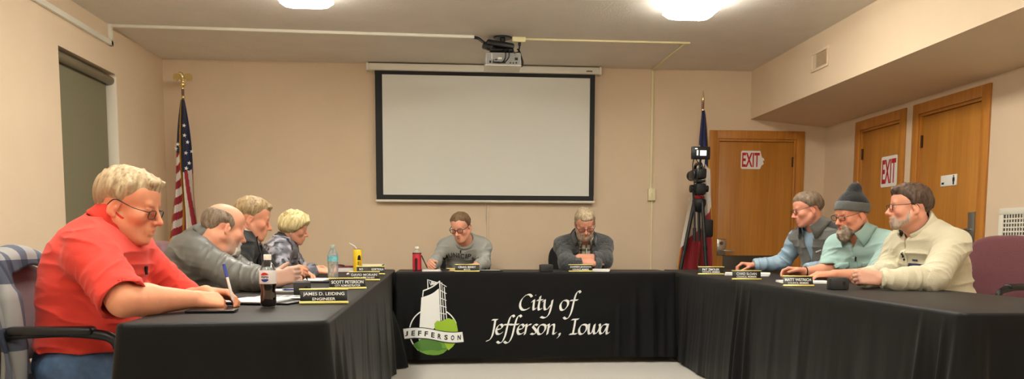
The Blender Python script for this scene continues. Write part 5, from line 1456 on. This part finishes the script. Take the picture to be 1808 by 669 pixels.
pr, ps = hair_cap(h, HAIR_M, .009, .25, bumpy=.0055, strand=(8., 75.), extra=[Cone(h.p(.075, -.04, .095), h.p(.082, .03, .098), .016, .014, .02)])
pr += [Cone(h.p(.089, y*.018, .030), h.p(.080, y*.046, .033), .0055, .004, .004) for y in (-1, 1)]
V, Q = mesh_sdf(pr, .003, ps)
np_mesh('hair', V, Q, M['hair'], p.root, p.o, hair_col(h, V, (152, 126, 92), (196, 176, 142), (112, 88, 62), grey_low=((142, 122, 98), .04, 14)))
glasses(h, p.root, p.o, lens=(.050, .030), fwd=.100, drop=.012)
pen('pen', 'white and blue pen held upright by the man in the red polo', h and (-.742, 2.862, .765), (-.775, 2.875, .895), (M['print'], M['bluep']), .005)
chair('burgundy armchair under the man in the red polo shirt', -1.21, 2.9, 2, top=.905)
# ---- the bald man in the grey shirt
h = Head((-1.11, 4.132, 1.042), 36, 17, -4, .98, 1.05, 1.06)
p = Person('bald man with a grey goatee in a grey long-sleeved shirt', (-1.32, 4.18), 10, (-1.31, 4.18, .55), (-1.20, 4.18, .985), h,
    {'R': dict(w=(-.805, 3.77, .800), d=(.88, .25, .25), n=(-.35, .85, -.25), curls=[(30, 45, 25), (40, 50, 28), (48, 52, 28), (52, 52, 28)], spread=2, thumb=(35, 10, 10, .6), e=(-1.0, 3.90, .812)),
     'L': dict(w=(-.84, 4.12, .800), d=(.85, -.35, .15), n=(.2, -.6, -.7), curls=[(30, 40, 25), (38, 45, 25), (44, 48, 25), (48, 50, 25)], spread=2, pole=(.0, .8, -.6))},
    .0042, (222, 160, 130), girth=1.16, belly=.03, sw=.2, bulge=.05, table='L', shoulders={'R': (-.01, .01, -.005)}, neckr=.066, chin=.004)
p.build_skin(ruddy=.7, lids=True, stub=((150, 138, 130), .55))
g = p.garment('shirt', M['satin'], (104, 104, 100), t=.018, sleeve=('long', .93), hem=.62, fold=.006, sr=(.078, .072, .050), freq=(6, 6, 26), neck_r=.072, seed=2, sk=.035)
p.collar('shirt_collar', mat('grey_collar', (104, 104, 100), .6, bump=.1, bscale=400), r=.078, h=.040, leaf=.055, open_=24, fwd=.42, out=.014, c_off=(.004, 0, .0), on=g, clipmax=.045)
p.legs(M['trouser'], knee=.40)
BALD = [(0, .2), (70, .2), (82, .02), (92, .03), (96, .038), (118, .03), (132, -.012), (150, -.055), (180, -.062)]
pr, ps = hair_cap(h, [(0, .3), (58, .3), (66, .015), (74, -.03), (88, -.03), (93, .014), (118, .010), (132, -.014), (150, -.055), (180, -.062)], .010, .4, top=[(0, -.1), (60, .02), (80, .062), (110, .074), (150, .082), (180, .085)], bumpy=.004)
V, Q = mesh_sdf(pr, .0036, ps); np_mesh('hair', V, Q, M['hair'], p.root, p.o, hair_col(h, V, (96, 78, 62), (146, 130, 112), (70, 56, 46)))
pr, ps = beard_coat(h, [(0, -.046), (22, -.048), (30, -.075), (45, -.085), (60, -.2)], .009, .6, chin=.004)
pr += [Cone(h.p(.089, y*.018, .030), h.p(.080, y*.046, .033), .0055, .004, .004) for y in (-1, 1)]
V, Q = mesh_sdf(pr, .0036, ps); np_mesh('beard', V, Q, M['hair'], p.root, p.o, hair_col(h, V, (150, 140, 130), (196, 190, 182), (110, 98, 88)))
chair('burgundy armchair under the bald man in the grey shirt', -1.36, 4.18, 4)

# ---- the man in the black suit
h = Head((-1.15, 4.895, 1.112), 12, 15, 0, .98, 1., 1.04)
p = Person('man in a black suit with short sandy hair looking down at the left table', (-1.32, 4.9), 6, (-1.31, 4.9, .56), (-1.20, 4.91, 1.01), h,
    {'R': dict(w=(-.915, 4.62, .800), d=(.85, .35, .2), n=(-.45, .6, -.6), curls=[(30, 38, 20), (42, 48, 25), (50, 52, 28), (52, 52, 28)], spread=1, thumb=(30, 15, 14, .7), pole=(-.1, -.6, -.7)),
     'L': dict(w=(-.93, 4.99, .792), d=(.9, -.3, .0), n=(.1, -.4, -.9), pole=(.0, .8, -.6))},
    .0046, (224, 158, 128), girth=1.02, sw=.19, bulge=.04, table='L', shoulders={'R': (.01, 0, 0)})
p.build_skin(ruddy=.7, lids=True)
sh = p.garment('white_shirt', M['fabric'], (226, 224, 220), t=.004, hem=.7, fold=.003, torso=True, neck_r=.060, seed=5)
p.collar('shirt_collar', mat('white_collar', (232, 230, 226), .7), r=.066, h=.042, leaf=.050, open_=18, fwd=.4, out=.008, c_off=(.002, 0, .0), on=sh, clipmax=.02)
def vopen(p, w0, top, bot, off=0.):
    def fn(P):
        F, L, U = p.tl(P); w = w0*np.clip((U-bot)/(top-bot), 0, 1.4); return np.maximum(np.maximum(np.abs(L-off)-w, .02-F), bot-U)
    return Fn(fn, p.N+p.fp*.12-p.u*.1, .32, .004, 'cut')
g = p.garment('suit_jacket', M['fabric'], (26, 26, 28), t=.020, sleeve=('long', .93), hem=.60, fold=.006, sr=(.076, .068, .052), neck_r=.070, seed=3, opening=vopen(p, .055, .03, -.30), sk=.035)
b = BM(); c = p.N
for i, sg in ((0, -1), (1, 1)):
    pts = [(.05, .045), (.085, .0), (.075, -.06), (.06, -.075), (.075, -.09), (.01, -.27), (.02, -.15), (.04, -.03)]
    def on(l_, u_):
        q, n = p.on_garment(g, 0, sg*l_, u_, .004)
        return q if q is not None else p.rel(c+p.l*sg*l_+p.u*u_+p.fp*.08)
    vs = [b.verts.new(on(*q)) for q in pts]; b.faces.new(vs)
bmesh.ops.recalc_face_normals(b, faces=b.faces[:]); o = obj('lapel', b, mat('satin_lapel', (20, 20, 22), .5), p.root, smooth=0); md = o.modifiers.new('t', 'SOLIDIFY'); md.thickness = .004
b = BM(); pts = [p.rel(p.N+p.fp*(.075+.03*i)+p.u*(.005-.07*i)) for i in range(4)]; tube(b, pts, [.014, .016, .022, .026], 10, flat=.35); p.hang('necktie', b, mat('dark_tie', (40, 42, 56), .5))
p.mic(g, -.06, -.12)
p.legs(M['trouser'], knee=.40)
pr, ps = hair_cap(h, HAIR_M, .014, .28, bumpy=.004, strand=(10, 80), extra=[Cone(h.p(.078, -.045, .092), h.p(.090, .035, .100), .015, .016, .02)])
pr += [Cone(h.p(.089, y*.018, .030), h.p(.080, y*.046, .033), .0055, .004, .004) for y in (-1, 1)]
V, Q = mesh_sdf(pr, .0036, ps); np_mesh('hair', V, Q, M['hair'], p.root, p.o, hair_col(h, V, (128, 104, 76), (186, 162, 120), (92, 74, 54)))
pen('pen', 'dark pen held by the man in the black suit', (-.80, 4.70, .758), (-.845, 4.68, .87), (M['blackp'], M['blackp']), .0045)
chair('burgundy armchair under the man in the black suit', -1.36, 4.9, 2)

# ---- the woman with the blonde bob
h = Head((-1.085, 5.85, 1.08), 6, 16, 3, .89, .97, .92)
p = Person('woman with a blonde bob in a grey patterned satin blouse, writing', (-1.28, 5.86), 6, (-1.27, 5.86, .54), (-1.14, 5.86, .975), h,
    {'R': dict(w=(-.885, 5.60, .785), d=(.95, .1, -.05), n=(-.2, .4, -.85), curls=[(30, 38, 20), (40, 45, 25), (48, 50, 28), (50, 50, 28)], spread=1, sc=.92, thumb=(30, 20, 16, .6), pole=(-.1, -.7, -.6)),
     'L': dict(w=(-.97, 5.93, .790), d=(.9, -.2, .05), n=(.1, -.4, -.9), sc=.92, pole=(.0, .8, -.6))},
    .0050, (226, 162, 132), girth=.98, belly=.01, sw=.172, bulge=.04, table='L', arm=.9, neckr=.050, shoulders={'R': (-.02, 0, 0)})
p.build_skin(ruddy=.5, lids=True, lips=(176, 84, 84))
def satin_col(V, s):
    n = noise3(V*16+3)+.6*noise3(V*38+8); c = mixc(nlin((92, 92, 102))[None].repeat(len(V), 0), nlin((172, 170, 182))[None], np.clip(n*1.1+.35, 0, 1))
    m = noise3(V*np.array([30, 30, 44])+20); return mixc(c, nlin((36, 36, 44))[None], np.clip((m-.28)*6, 0, 1))
g = p.garment('blouse', M['satin'], None, t=.016, sleeve=('long', .90), hem=.62, fold=.008, sr=(.070, .064, .048), neck_r=.066, seed=6, opening=vopen(p, .055, .03, -.16), colfn=satin_col, sk=.035)
p.collar('blouse_collar', mat('dark_collar', (58, 58, 66), .5, var=.5, vscale=40), r=.066, h=.022, leaf=.050, open_=34, fwd=.45, out=.022, tip=.03, on=g, clipmax=.0)
p.mic(g, .045, -.15)
p.legs(M['trouser'], knee=.38)
BOB = [(0, .058), (28, .052), (45, .02), (58, -.02), (72, -.045), (90, -.055), (115, -.06), (140, -.07), (180, -.078)]
pr, ps = hair_cap(h, BOB, .018, .5, bumpy=.009, strand=(7, 52), crown=(-.03, 0, .12), skull=[Ell(h.p(-.03, 0, .01), (.084, .088, .082), h.M, .03), Ell(h.p(.02, 0, .045), (.076, .086, .072), h.M, .03), Cone(h.p(.080, -.05, .062), h.p(.086, .045, .055), -.0+.018, .018, .02)])
V, Q = mesh_sdf(pr, .0038, ps); np_mesh('hair', V, Q, M['hair'], p.root, p.o, hair_col(h, V, (156, 134, 84), (222, 206, 156), (92, 70, 40), sc=(70, 70, 11), grey_low=((104, 78, 46), .0, 9)))
b = BM(); lathe(b, [(.001, -.006), (.006, 0), (.001, .006)], 8, tuple(p.rel(h.p(-.005, -.083, -.045)))); p.hang('earring', b, M['print'])
pen('pen', 'dark pen held over the table by the blonde woman', (-.775, 5.62, .765), (-.81, 5.60, .86), (M['blackp'], M['blackp']), .0045)
pen('pen', 'dark pen pointing out of the far hand near the water bottle', (-.83, 5.80, .83), (-.73, 5.79, .815), (M['blackp'], M['blackp']), .005)
chair('burgundy armchair under the woman with the blonde bob', -1.33, 5.86, 2)
# ---- the man in the grey sweatshirt behind the back table
def brows(h, w=1.): return [Cone(h.p(.089, y*.018, .030), h.p(.080, y*.046, .033), .0055*w, .004*w, .004) for y in (-1, 1)]
h = Head((.118, 6.96, 1.112), -116, 22, 3, .97, 1., 1.)
p = Person('man in a grey sweatshirt and dark glasses reading behind the back table', (.17, 7.42), -92, (.17, 7.42, .55), (.150, 7.09, 1.0), h,
    {'R': dict(w=(-.135, 6.86, .800), d=(-.25, -.9, .15), n=(.75, -.1, -.65), curls=[(34, 42, 22), (46, 52, 28), (52, 55, 28), (55, 55, 28)], spread=1, thumb=(30, 22, 18, .7), e=(-.115, 7.04, .812)),
     'L': dict(w=(.245, 6.87, .788), d=(-.96, -.12, -.02), n=(0, -.1, -1), curls=[(12, 20, 12)]*4, spread=4, e=(.318, 7.04, .808))},
    .0056, (226, 164, 138), girth=.97, belly=.02, sw=.165, bulge=.03, table='B', headkw=dict(mouth_open=.002))
p.build_skin(ruddy=.45, lids=True)
g = p.garment('sweatshirt', M['fabric'], (158, 160, 154), t=.020, sleeve=('long', .86), hem=.60, fold=.008, sr=(.054, .052, .046), neck_r=.070, seed=11, freq=(6, 6, 15), sk=.035, tfold=.6)
p.collar('ribbed_collar', mat('grey_rib', (140, 142, 136), .9, bump=.4, bscale=300), r=.068, h=.018, open_=0, stand=True, fwd=.45, c_off=(0, 0, -.01))
b = BM(); W_ = .285
xs_ = {'M': .040, 'U': .034, 'N': .036, 'I': .010, 'C': .034, 'P': .030, 'A': .034, 'L': .026}
tot = sum(xs_[c] for c in 'MUNICIPAL')+.009*8; x = -tot/2
for ch in 'MUNICIPAL':
    w_ = xs_[ch]; gm = fit_text(ch, w_, .047, .012); subdivide_long(gm, .012); xc = x+w_/2; x += w_+.009
    ang = -xc*2.3
    for v in gm.verts:
        px, py = v.co.x, v.co.y; a_ = px*cos(ang)-py*sin(ang); b__ = px*sin(ang)+py*cos(ang)
        q, n = p.on_garment(g, 0, -.030+(xc+a_)*.98, -.080+b__-1.1*xc*xc, .0035)
        v.co = q if q is not None else p.rel(p.N+p.fp*.1+p.l*(xc-.03)-p.u*.13)
    merge(b, gm)
bmesh.ops.recalc_face_normals(b, faces=b.faces[:]); obj('lettering', b, M['ink'], g, smooth=0)
p.mic(g, -.035, -.045)
p.legs(M['trouser'], knee=.40)
pr, ps = hair_cap(h, [(0, .088), (20, .090), (38, .080), (52, .070), (66, .040), (78, .0), (88, -.008), (93, .018), (118, .014), (132, -.012), (150, -.050), (180, -.058)], .014, .3, bumpy=.003); pr += brows(h)
V, Q = mesh_sdf(pr, .0044, ps); np_mesh('hair', V, Q, M['hair'], p.root, p.o, hair_col(h, V, (92, 70, 50), (132, 104, 76), (64, 48, 36)))
glasses(h, p.root, p.o, lens=(.050, .036), fwd=.106, drop=.002, r=.0026)
pen('pen', 'dark pen in the hand beside the red bottle', (-.165, 6.74, .765), (-.215, 6.77, .87), (M['blackp'], M['blackp']), .005)
chair('black armchair behind the man in the grey sweatshirt', .17, 7.50, -90, 'blackfab')

# ---- the man in the charcoal jacket, arms folded
h = Head((1.188, 6.95, 1.150), -92, 34, 3, 1.0, 1.02, 1.04)
p = Person('bearded man in a charcoal jacket over a plaid shirt with folded arms', (1.22, 7.44), -90, (1.22, 7.44, .55), (1.215, 7.13, 1.015), h,
    {'L': dict(w=(1.135, 6.915, .862), d=(-.82, .52, -.22), n=(0, .35, -.9), curls=[(25, 35, 20)]*4, spread=2, e=(1.375, 6.99, .835)),
     'R': dict(w=(1.265, 6.90, .802), d=(.78, .60, .0), n=(0, .2, -1), curls=[(20, 25, 15)]*4, spread=2, e=(1.03, 6.95, .815))},
    .0056, (222, 158, 132), girth=1.12, belly=.02, sw=.185, bulge=.03, table='B')
p.build_skin(ruddy=.45, lids=True)
def plaid(V, s):
    F, L, U = s.tl(V); c = nlin((214, 210, 196))[None].repeat(len(V), 0)
    a = np.mod(L*1000, 46) < 20; b_ = np.mod(U*1000+8, 50) < 20
    c = np.where((a ^ b_)[:, None], nlin((112, 108, 84)), c); c = np.where((a & b_)[:, None], nlin((30, 30, 32)), c); return c
sh = p.garment('plaid_shirt', M['fabric'], None, t=.006, hem=.7, fold=.003, neck_r=.062, seed=12, colfn=plaid, res=.0045)
p.collar('shirt_collar', mat('plaid_collar', (188, 184, 168), .8, var=.5, vscale=50), r=.066, h=.032, leaf=.05, open_=26, fwd=.5, out=.008, on=sh)
def marl(V, s):
    n = noise3(V*260)+.5*noise3(V*120); return mixc(nlin((60, 62, 64))[None].repeat(len(V), 0), nlin((104, 106, 106))[None], np.clip(n*.8+.25, 0, 1))
def fopen(p, w0, w1, top, bot, off=0.):
    def fn(P):
        F, L, U = p.tl(P); w = w1+(w0-w1)*np.clip((U-bot)/(top-bot), 0, 1.3); return np.maximum(np.abs(L-off)-w, .015-F)
    return Fn(fn, p.N+p.fp*.12-p.u*.12, .36, .006, 'cut')
g = p.garment('jacket', M['fleece'], None, t=.028, sleeve=('long', {'R': 1.08, 'L': .80}), hem=.60, fold=.007, sr=(.070, .070, .056), neck_r=.080, seed=13, opening=fopen(p, .060, .050, .03, -.28), colfn=marl, freq=(6, 6, 15), sk=.035)
M['marl'] = mat('charcoal_knit', (74, 76, 78), .95, var=.35, vscale=300, bump=.5, bscale=260, sheen=.3)
p.collar('shawl_collar', M['marl'], r=.088, h=.075, leaf=.060, open_=44, fwd=.62, out=.020, rise=.03, tip=.01, c_off=(-.006, .01, .0), on=g)
for sg in (-1, 1):   # lapel-like edges and white drawstrings
    b = BM(); pts = []
    for i in range(9):
        u_ = -.02-.028*i; q, n = p.on_garment(g, 0, sg*(.066-.0012*i), u_, .004)
        if q is not None: pts.append(q)
    tube(b, pts, .010, 8, flat=.6); p.hang('jacket_edge', b, M['marl'])
b = BM(); pts = []
for i in range(8):
    q, n = p.on_garment(sh, 0, .008+.002*sin(i), -.03-.028*i, .006)
    if q is not None: pts.append(q)
tube(b, pts, .005, 6); p.hang('drawstring', b, M['print'])
p.legs(M['trouser'], knee=.40)
pr, ps = hair_cap(h, [(0, .080), (22, .082), (38, .078), (54, .062), (68, .035), (78, .0), (88, -.01), (93, .018), (118, .012), (132, -.012), (150, -.05), (180, -.058)], .014, .3, bumpy=.004, strand=(9, 60), extra=[Cone(h.p(.07, .05, .085), h.p(.086, -.03, .088), .018, .012, .02)]); pr += brows(h)
V, Q = mesh_sdf(pr, .0044, ps); np_mesh('hair', V, Q, M['hair'], p.root, p.o, hair_col(h, V, (150, 128, 98), (200, 184, 156), (112, 90, 66)))
BEARD = [(0, -.046), (22, -.046), (34, -.060), (50, -.052), (66, -.035), (78, -.01), (88, .01), (94, -.2)]
pr, ps = beard_coat(h, BEARD, .008, .5, chin=.004); V, Q = mesh_sdf(pr, .0044, ps); np_mesh('beard', V, Q, M['hair'], p.root, p.o, hair_col(h, V, (142, 110, 86), (186, 168, 150), (104, 78, 58)))
glasses(h, p.root, p.o, lens=(.052, .034), fwd=.107, drop=.006, r=.002)
chair('black armchair behind the man in the charcoal jacket', 1.22, 7.52, -90, 'blackfab')
# ---- the man in the grey vest, furthest along the right table
h = Head((2.655, 5.80, 1.232), 172, 14, 0, 1.0, 1., 1.02)
p = Person('man in a grey fleece vest over a light blue shirt, reaching along the right table', (2.95, 5.88), 205, (2.93, 5.88, .56), (2.735, 5.815, 1.085), h,
    {'R': dict(w=(2.385, 6.13, .812), d=(-.93, .12, .12), n=(.05, -.1, -1), curls=[(42, 45, 22), (46, 48, 24), (48, 48, 24), (48, 48, 24)], spread=3, thumb=(32, 20, 16, .7), e=(2.60, 6.08, .835)),
     'L': dict(w=(2.48, 5.42, .795), d=(-.9, .2, 0), n=(0, 0, -1), pole=(.3, -.6, -.6))},
    .0050, (218, 150, 124), girth=1.05, belly=.02, sw=.195, bulge=.03, table='R', l1=.30)
p.build_skin(ruddy=.7, lids=False, iris=(70, 60, 50))
g = p.garment('shirt', M['satin'], (142, 166, 184), t=.010, sleeve=('long', .92), hem=.62, fold=.006, sr=(.066, .060, .048), neck_r=.066, seed=21, sk=.035, tfold=.25, freq=(7, 7, 20))
p.collar('shirt_collar', mat('blue_collar', (128, 150, 168), .7), r=.068, h=.036, leaf=.052, open_=26, fwd=.42, out=.012, tip=.03, on=g)
def vest_col(V, s):
    F, L, U = s.tl(V); c = nlin((98, 97, 92))[None].repeat(len(V), 0)+0*V
    sh_ = (U > -.085+.35*np.abs(F)*0) & (np.abs(L) > .085) & (F < .035+.0*L)
    c = np.where(sh_[:, None], nlin((34, 34, 36)), c); z = (np.abs(L) < .004) & (F > .02) & (U < -.2); return np.where(z[:, None], nlin((40, 40, 40)), c)
v = p.garment('fleece_vest', M['fleece'], None, t=.028, hem=.60, fold=.0035, neck_r=.080, seed=22, opening=vopen(p, .06, .03, -.24), colfn=vest_col, freq=(6, 6, 18))
p.collar('vest_collar', mat('vest_fleece', (98, 97, 92), .95, bump=.6, bscale=240, sheen=.25), r=.086, h=.040, leaf=.062, open_=30, fwd=.45, out=.024, tip=.03, on=v)
p.mic(v, -.028, -.10)
b = BM(); 
for k in range(5):
    q, n = p.on_garment(v, 0, .055+.009*k, -.13+.003*k, .004)
    if q is not None: box(b, q, (.007, .003, .009), .001, rot=Vector(p.fp).to_track_quat('-Y', 'Z').to_matrix())
p.hang('chest_emblem', b, M['print'])
p.legs(M['trouser'], knee=.40)
pr, ps = hair_cap(h, [(0, .076), (25, .078), (42, .074), (56, .054), (70, .034), (78, .0), (88, -.012), (93, .018), (118, .014), (132, -.012), (150, -.050), (180, -.058)], .011, .28, bumpy=.005, strand=(12, 70)); pr += brows(h)
V, Q = mesh_sdf(pr, .0042, ps); np_mesh('hair', V, Q, M['hair'], p.root, p.o, hair_col(h, V, (92, 76, 62), (144, 124, 104), (62, 50, 42)))
glasses(h, p.root, p.o, lens=(.050, .030), fwd=.107, drop=.002)
chair('burgundy armchair under the man in the grey vest', 3.02, 5.90, 196)

# ---- the man in the beanie
h = Head((2.545, 4.93, 1.160), 192, 14, -2, 1.0, 1.05, 1.04)
p = Person('bearded man in a black and grey beanie and a pale aqua short-sleeved shirt', (2.86, 5.03), 205, (2.86, 5.03, .55), (2.635, 4.965, 1.025), h,
    {'R': dict(w=(2.315, 5.10, .795), d=(-.92, .25, .10), n=(-.1, -.55, -.85), curls=[(32, 40, 22), (46, 52, 28), (52, 55, 28), (55, 55, 28)], spread=2, thumb=(35, 18, 16, .6), e=(2.50, 5.10, .80)),
     'L': dict(w=(2.33, 4.70, .795), d=(-.9, .3, 0), n=(0, .2, -1), pole=(.1, -.6, -.6))},
    .0046, (222, 152, 122), girth=1.18, belly=.05, sw=.205, bulge=.03, table='R', arm=1.08, neckr=.066)
p.build_skin(ruddy=.9, lids=True)
g = p.garment('shirt', M['fabric'], (158, 188, 182), t=.018, sleeve=('short', .92), hem=.60, fold=.008, sr=(.082, .082, .05), neck_r=.074, seed=31, sk=.035, freq=(6, 6, 20), opening=vopen(p, .035, .03, -.075))
M['aqua'] = mat('aqua_cotton', (156, 186, 180), .85, bump=.2, bscale=420)
p.collar('shirt_collar', M['aqua'], r=.080, h=.034, leaf=.058, open_=34, fwd=.45, out=.020, tip=.03, on=g)
def patch(p, g, name, m, pts, lift=.005, thick=.003, sub=.02):
    b = BM(); f = b.faces.new([b.verts.new((x, y, 0)) for x, y in pts]); subdivide_long(b, sub)
    for v_ in b.verts:
        q, n = p.on_garment(g, 0, v_.co.x, v_.co.y, lift); v_.co = q if q is not None else p.rel(p.N+p.fp*.12)
    bmesh.ops.recalc_face_normals(b, faces=b.faces[:]); o = obj(name, b, m, p.root, smooth=60); md = o.modifiers.new('t', 'SOLIDIFY'); md.thickness = thick; md.offset = 0; return o
for sg in (-1, 1):
    patch(p, g, 'pocket_flap', M['aqua'], [(sg*.045, -.115), (sg*.145, -.125), (sg*.145, -.150), (sg*.095, -.172), (sg*.045, -.145)], .009, .005)
patch(p, g, 'button_placket', M['aqua'], [(-.014, -.08), (.014, -.08), (.014, -.32), (-.014, -.32)], .003, .004)
p.mic(g, .01, -.095)
p.legs(M['trouser'], knee=.40, r=(.095, .07, .052))
S = h.sc
# knitted beanie: dark crown with a grey turned-up cuff
capP = [Ell(h.p(-.012, 0, .050), (.108*S, .087*S*h.w, .092*S), h.M, .03*S), Cone(h.p(-.02, 0, .09), h.p(-.050, 0, .152), .068*S, .040*S, .03*S), Cone(h.p(-.045, 0, .15), h.p(-.055, 0, .172), .034*S, .022*S, .02)]
def plane_keep(off, sgn):   # keeps the side above (sgn 1) or below (-1) a plane tilted back towards the nape
    def fn(P): q = h.loc(P); return sgn*(q[:, 2]-(off+.36*q[:, 0]))*S
    return Fn(fn, h.p(0, 0, 0), .4, .004, 'cut')
def rib(P, d): q = h.loc(P); a = np.arctan2(q[:, 1], q[:, 0]); return d-.0012*np.sin(a*70)-.002*noise3(P*30)
kn = mat('black_knit', (30, 30, 31), .95, bump=.5, bscale=260, sheen=.2); kg = mat('grey_knit', (92, 92, 90), .95, bump=.5, bscale=260, sheen=.2)
p.part('beanie', capP+[plane_keep(.040, 1)], kn, rib, res=.0042)
cufP = [Ell(h.p(-.012, 0, .050), (.114*S, .093*S*h.w, .098*S), h.M, .03*S)]
p.part('beanie_cuff', cufP+[plane_keep(.020, 1), plane_keep(.082, -1)], kg, rib, res=.0042)
pr, ps = beard_coat(h, [(0, -.046), (24, -.046), (34, -.060), (46, -.075), (62, -.085), (74, -.10), (84, -.12), (92, -.2)], .011, .5, chin=.0, extra=[Ell(h.p(.082, 0, -.112), (.025*S, .026*S, .032*S), h.M, .03)], bumpy=.004, low=-.2, freq=110)
V, Q = mesh_sdf(pr, .0042, ps); np_mesh('beard', V, Q, M['hair'], p.root, p.o, hair_col(h, V, (116, 94, 76), (178, 166, 150), (84, 66, 52), sc=(60, 60, 16)))
V, Q = mesh_sdf(brows(h, 1.1), .0036); np_mesh('eyebrows', V, Q, M['hair'], p.root, p.o, hair_col(h, V, (100, 80, 64), (120, 100, 84)))
glasses(h, p.root, p.o, lens=(.052, .032), fwd=.107, drop=.002)
b = BM(); c_ = p.rel(p.W['R']+(p.E['R']-p.W['R'])*.10); ax = Vector(p.E['R']-p.W['R']).normalized(); a_, b2, _ = frame_from(ax)
tube(b, [c_+a_*.033*cos(2*PI*k/20)+b2*.033*sin(2*PI*k/20) for k in range(21)], .004, 6, cap=False); p.hang('wristband', b, M['black'])
chair('burgundy armchair under the man in the beanie', 2.96, 5.05, 198)

# ---- the man in the cream fleece, nearest on the right
h = Head((2.470, 4.165, 1.172), 164, 1, 0, .96, 1.0, 1.0)
p = Person('man in a cream fleece pullover and glasses with clasped hands, nearest on the right', (2.73, 4.21), 183, (2.71, 4.21, .55), (2.568, 4.196, 1.040), h,
    {'L': dict(w=(2.180, 3.905, .800), d=(-.88, .36, .10), n=(.30, .85, -.25), curls=[(58, 48, 20), (60, 50, 22), (60, 50, 22), (60, 50, 22)], spread=4, thumb=(16, 16, 14, .75), e=(2.43, 3.86, .806)),
     'R': dict(w=(2.185, 4.055, .800), d=(-.88, -.38, .10), n=(.25, -.88, -.2), curls=[(52, 50, 22), (55, 52, 22), (55, 52, 22), (55, 52, 22)], spread=4, thumb=(14, 14, 12, .8), e=(2.44, 4.34, .806))},
    .0042, (222, 158, 130), girth=1.08, belly=.02, sw=.20, bulge=.035, table='R', shoulders={'L': (.01, .0, -.005)})
p.build_skin(ruddy=.6, iris=(70, 90, 100), stub=((160, 150, 140), .25))
p.garment('undershirt', M['fabric'], (70, 74, 80), t=.004, hem=.7, fold=.0, neck_r=.060, seed=40)
g = p.garment('fleece_pullover', M['fleece'], (208, 200, 172), t=.026, sleeve=('long', .93), hem=.60, fold=.0085, sr=(.080, .068, .052), neck_r=.076, seed=41, sk=.04, freq=(5.5, 5.5, 17), opening=vopen(p, .030, .03, -.07))
M['cf'] = mat('cream_fleece', (208, 200, 172), .95, bump=.7, bscale=240, sheen=.3)
p.collar('fleece_collar', M['cf'], r=.074, h=.048, open_=28, stand=True, fwd=.34, rise=.015)
p.collar('collar_lining', mat('dark_lining', (44, 44, 48), .9, bump=.3, bscale=300), r=.067, h=.046, open_=27, stand=True, fwd=.34, rise=.012)
p.rs = .19
patch(p, g, 'snap_placket', M['cf'], [(-.016, -.065), (.016, -.065), (.016, -.17), (-.016, -.17)], .005, .004)
for u_ in (-.08, -.115, -.15):
    q, n = p.on_garment(g, 0, 0, u_, .008)
    if q is not None:
        b = BM(); tube(b, [q-n*.003, q+n*.003], .006, 10); p.hang('snap_button', b, M['black'])
patch(p, g, 'chest_pocket', mat('navy_pocket', (38, 44, 78), .8, bump=.2, bscale=300), [(.030, -.135), (.125, -.145), (.125, -.198), (.030, -.178)], .006, .005)
patch(p, g, 'sewn_label', mat('navy_label', (52, 58, 84), .8), [(.055, -.112), (.085, -.116), (.085, -.127), (.055, -.123)], .006, .003)
p.mic(g, .0, -.085)
p.legs(M['trouser'], knee=.40)
pr, ps = hair_cap(h, [(0, .070), (25, .072), (42, .070), (56, .054), (68, .036), (76, .0), (86, -.02), (92, .018), (118, .016), (132, -.006), (150, -.040), (180, -.050)], .014, .34, bumpy=.005, strand=(10, 70), extra=[Cone(h.p(.074, -.045, .092), h.p(.092, .035, .096), .018, .016, .02)]); pr += brows(h)
V, Q = mesh_sdf(pr, .0038, ps); np_mesh('hair', V, Q, M['hair'], p.root, p.o, hair_col(h, V, (62, 48, 40), (104, 84, 70), (42, 32, 28)))
pr, ps = beard_coat(h, [(0, -.050), (22, -.050), (36, -.072), (50, -.070), (66, -.060), (78, -.03), (86, .0), (92, -.2)], .0025, .3); V, Q = mesh_sdf(pr, .0038, ps); np_mesh('beard', V, Q, M['hair'], p.root, p.o, hair_col(h, V, (158, 130, 110), (186, 168, 152), (128, 100, 84)))
glasses(h, p.root, p.o, lens=(.050, .032), fwd=.107, drop=.002)
chair('burgundy armchair at the right edge behind the man in the cream fleece', 2.98, 4.38, 200, top=.955).scale = (1, 1, 1.08)
# ------------------------------------------------------------------ camera, world and exposure
cam = bpy.data.cameras.new('camera'); co = bpy.data.objects.new('camera', cam); COL.objects.link(co)
PITCH, ROLL, YAW, FPX = .0872, .003, -.08, 1421.4
cam.sensor_fit = 'HORIZONTAL'; cam.sensor_width = 36.; cam.lens = FPX/1808*36.
cam.shift_y = (554.94-334.5)/1808; cam.clip_start = .05
co.matrix_world = Matrix.Translation((0, 0, .9716)) @ Matrix.Rotation(YAW, 4, 'Z') @ Matrix.Rotation(PI/2-PITCH, 4, 'X') @ Matrix.Rotation(ROLL, 4, 'Z')
SC.camera = co
w = bpy.data.worlds.new('night'); SC.world = w; w.use_nodes = True
w.node_tree.nodes['Background'].inputs['Color'].default_value = (.02, .025, .035, 1); w.node_tree.nodes['Background'].inputs['Strength'].default_value = .3
SC.view_settings.view_transform = 'Standard'; SC.view_settings.look = 'None'; SC.view_settings.gamma = 1.
SC.view_settings.exposure = .35; SC.view_settings.use_curve_mapping = False
SC.cycles.max_bounces = 8; SC.cycles.diffuse_bounces = 5; SC.cycles.transparent_max_bounces = 16
SC.cycles.use_denoising = True
SC.cycles.sample_clamp_indirect = 6.
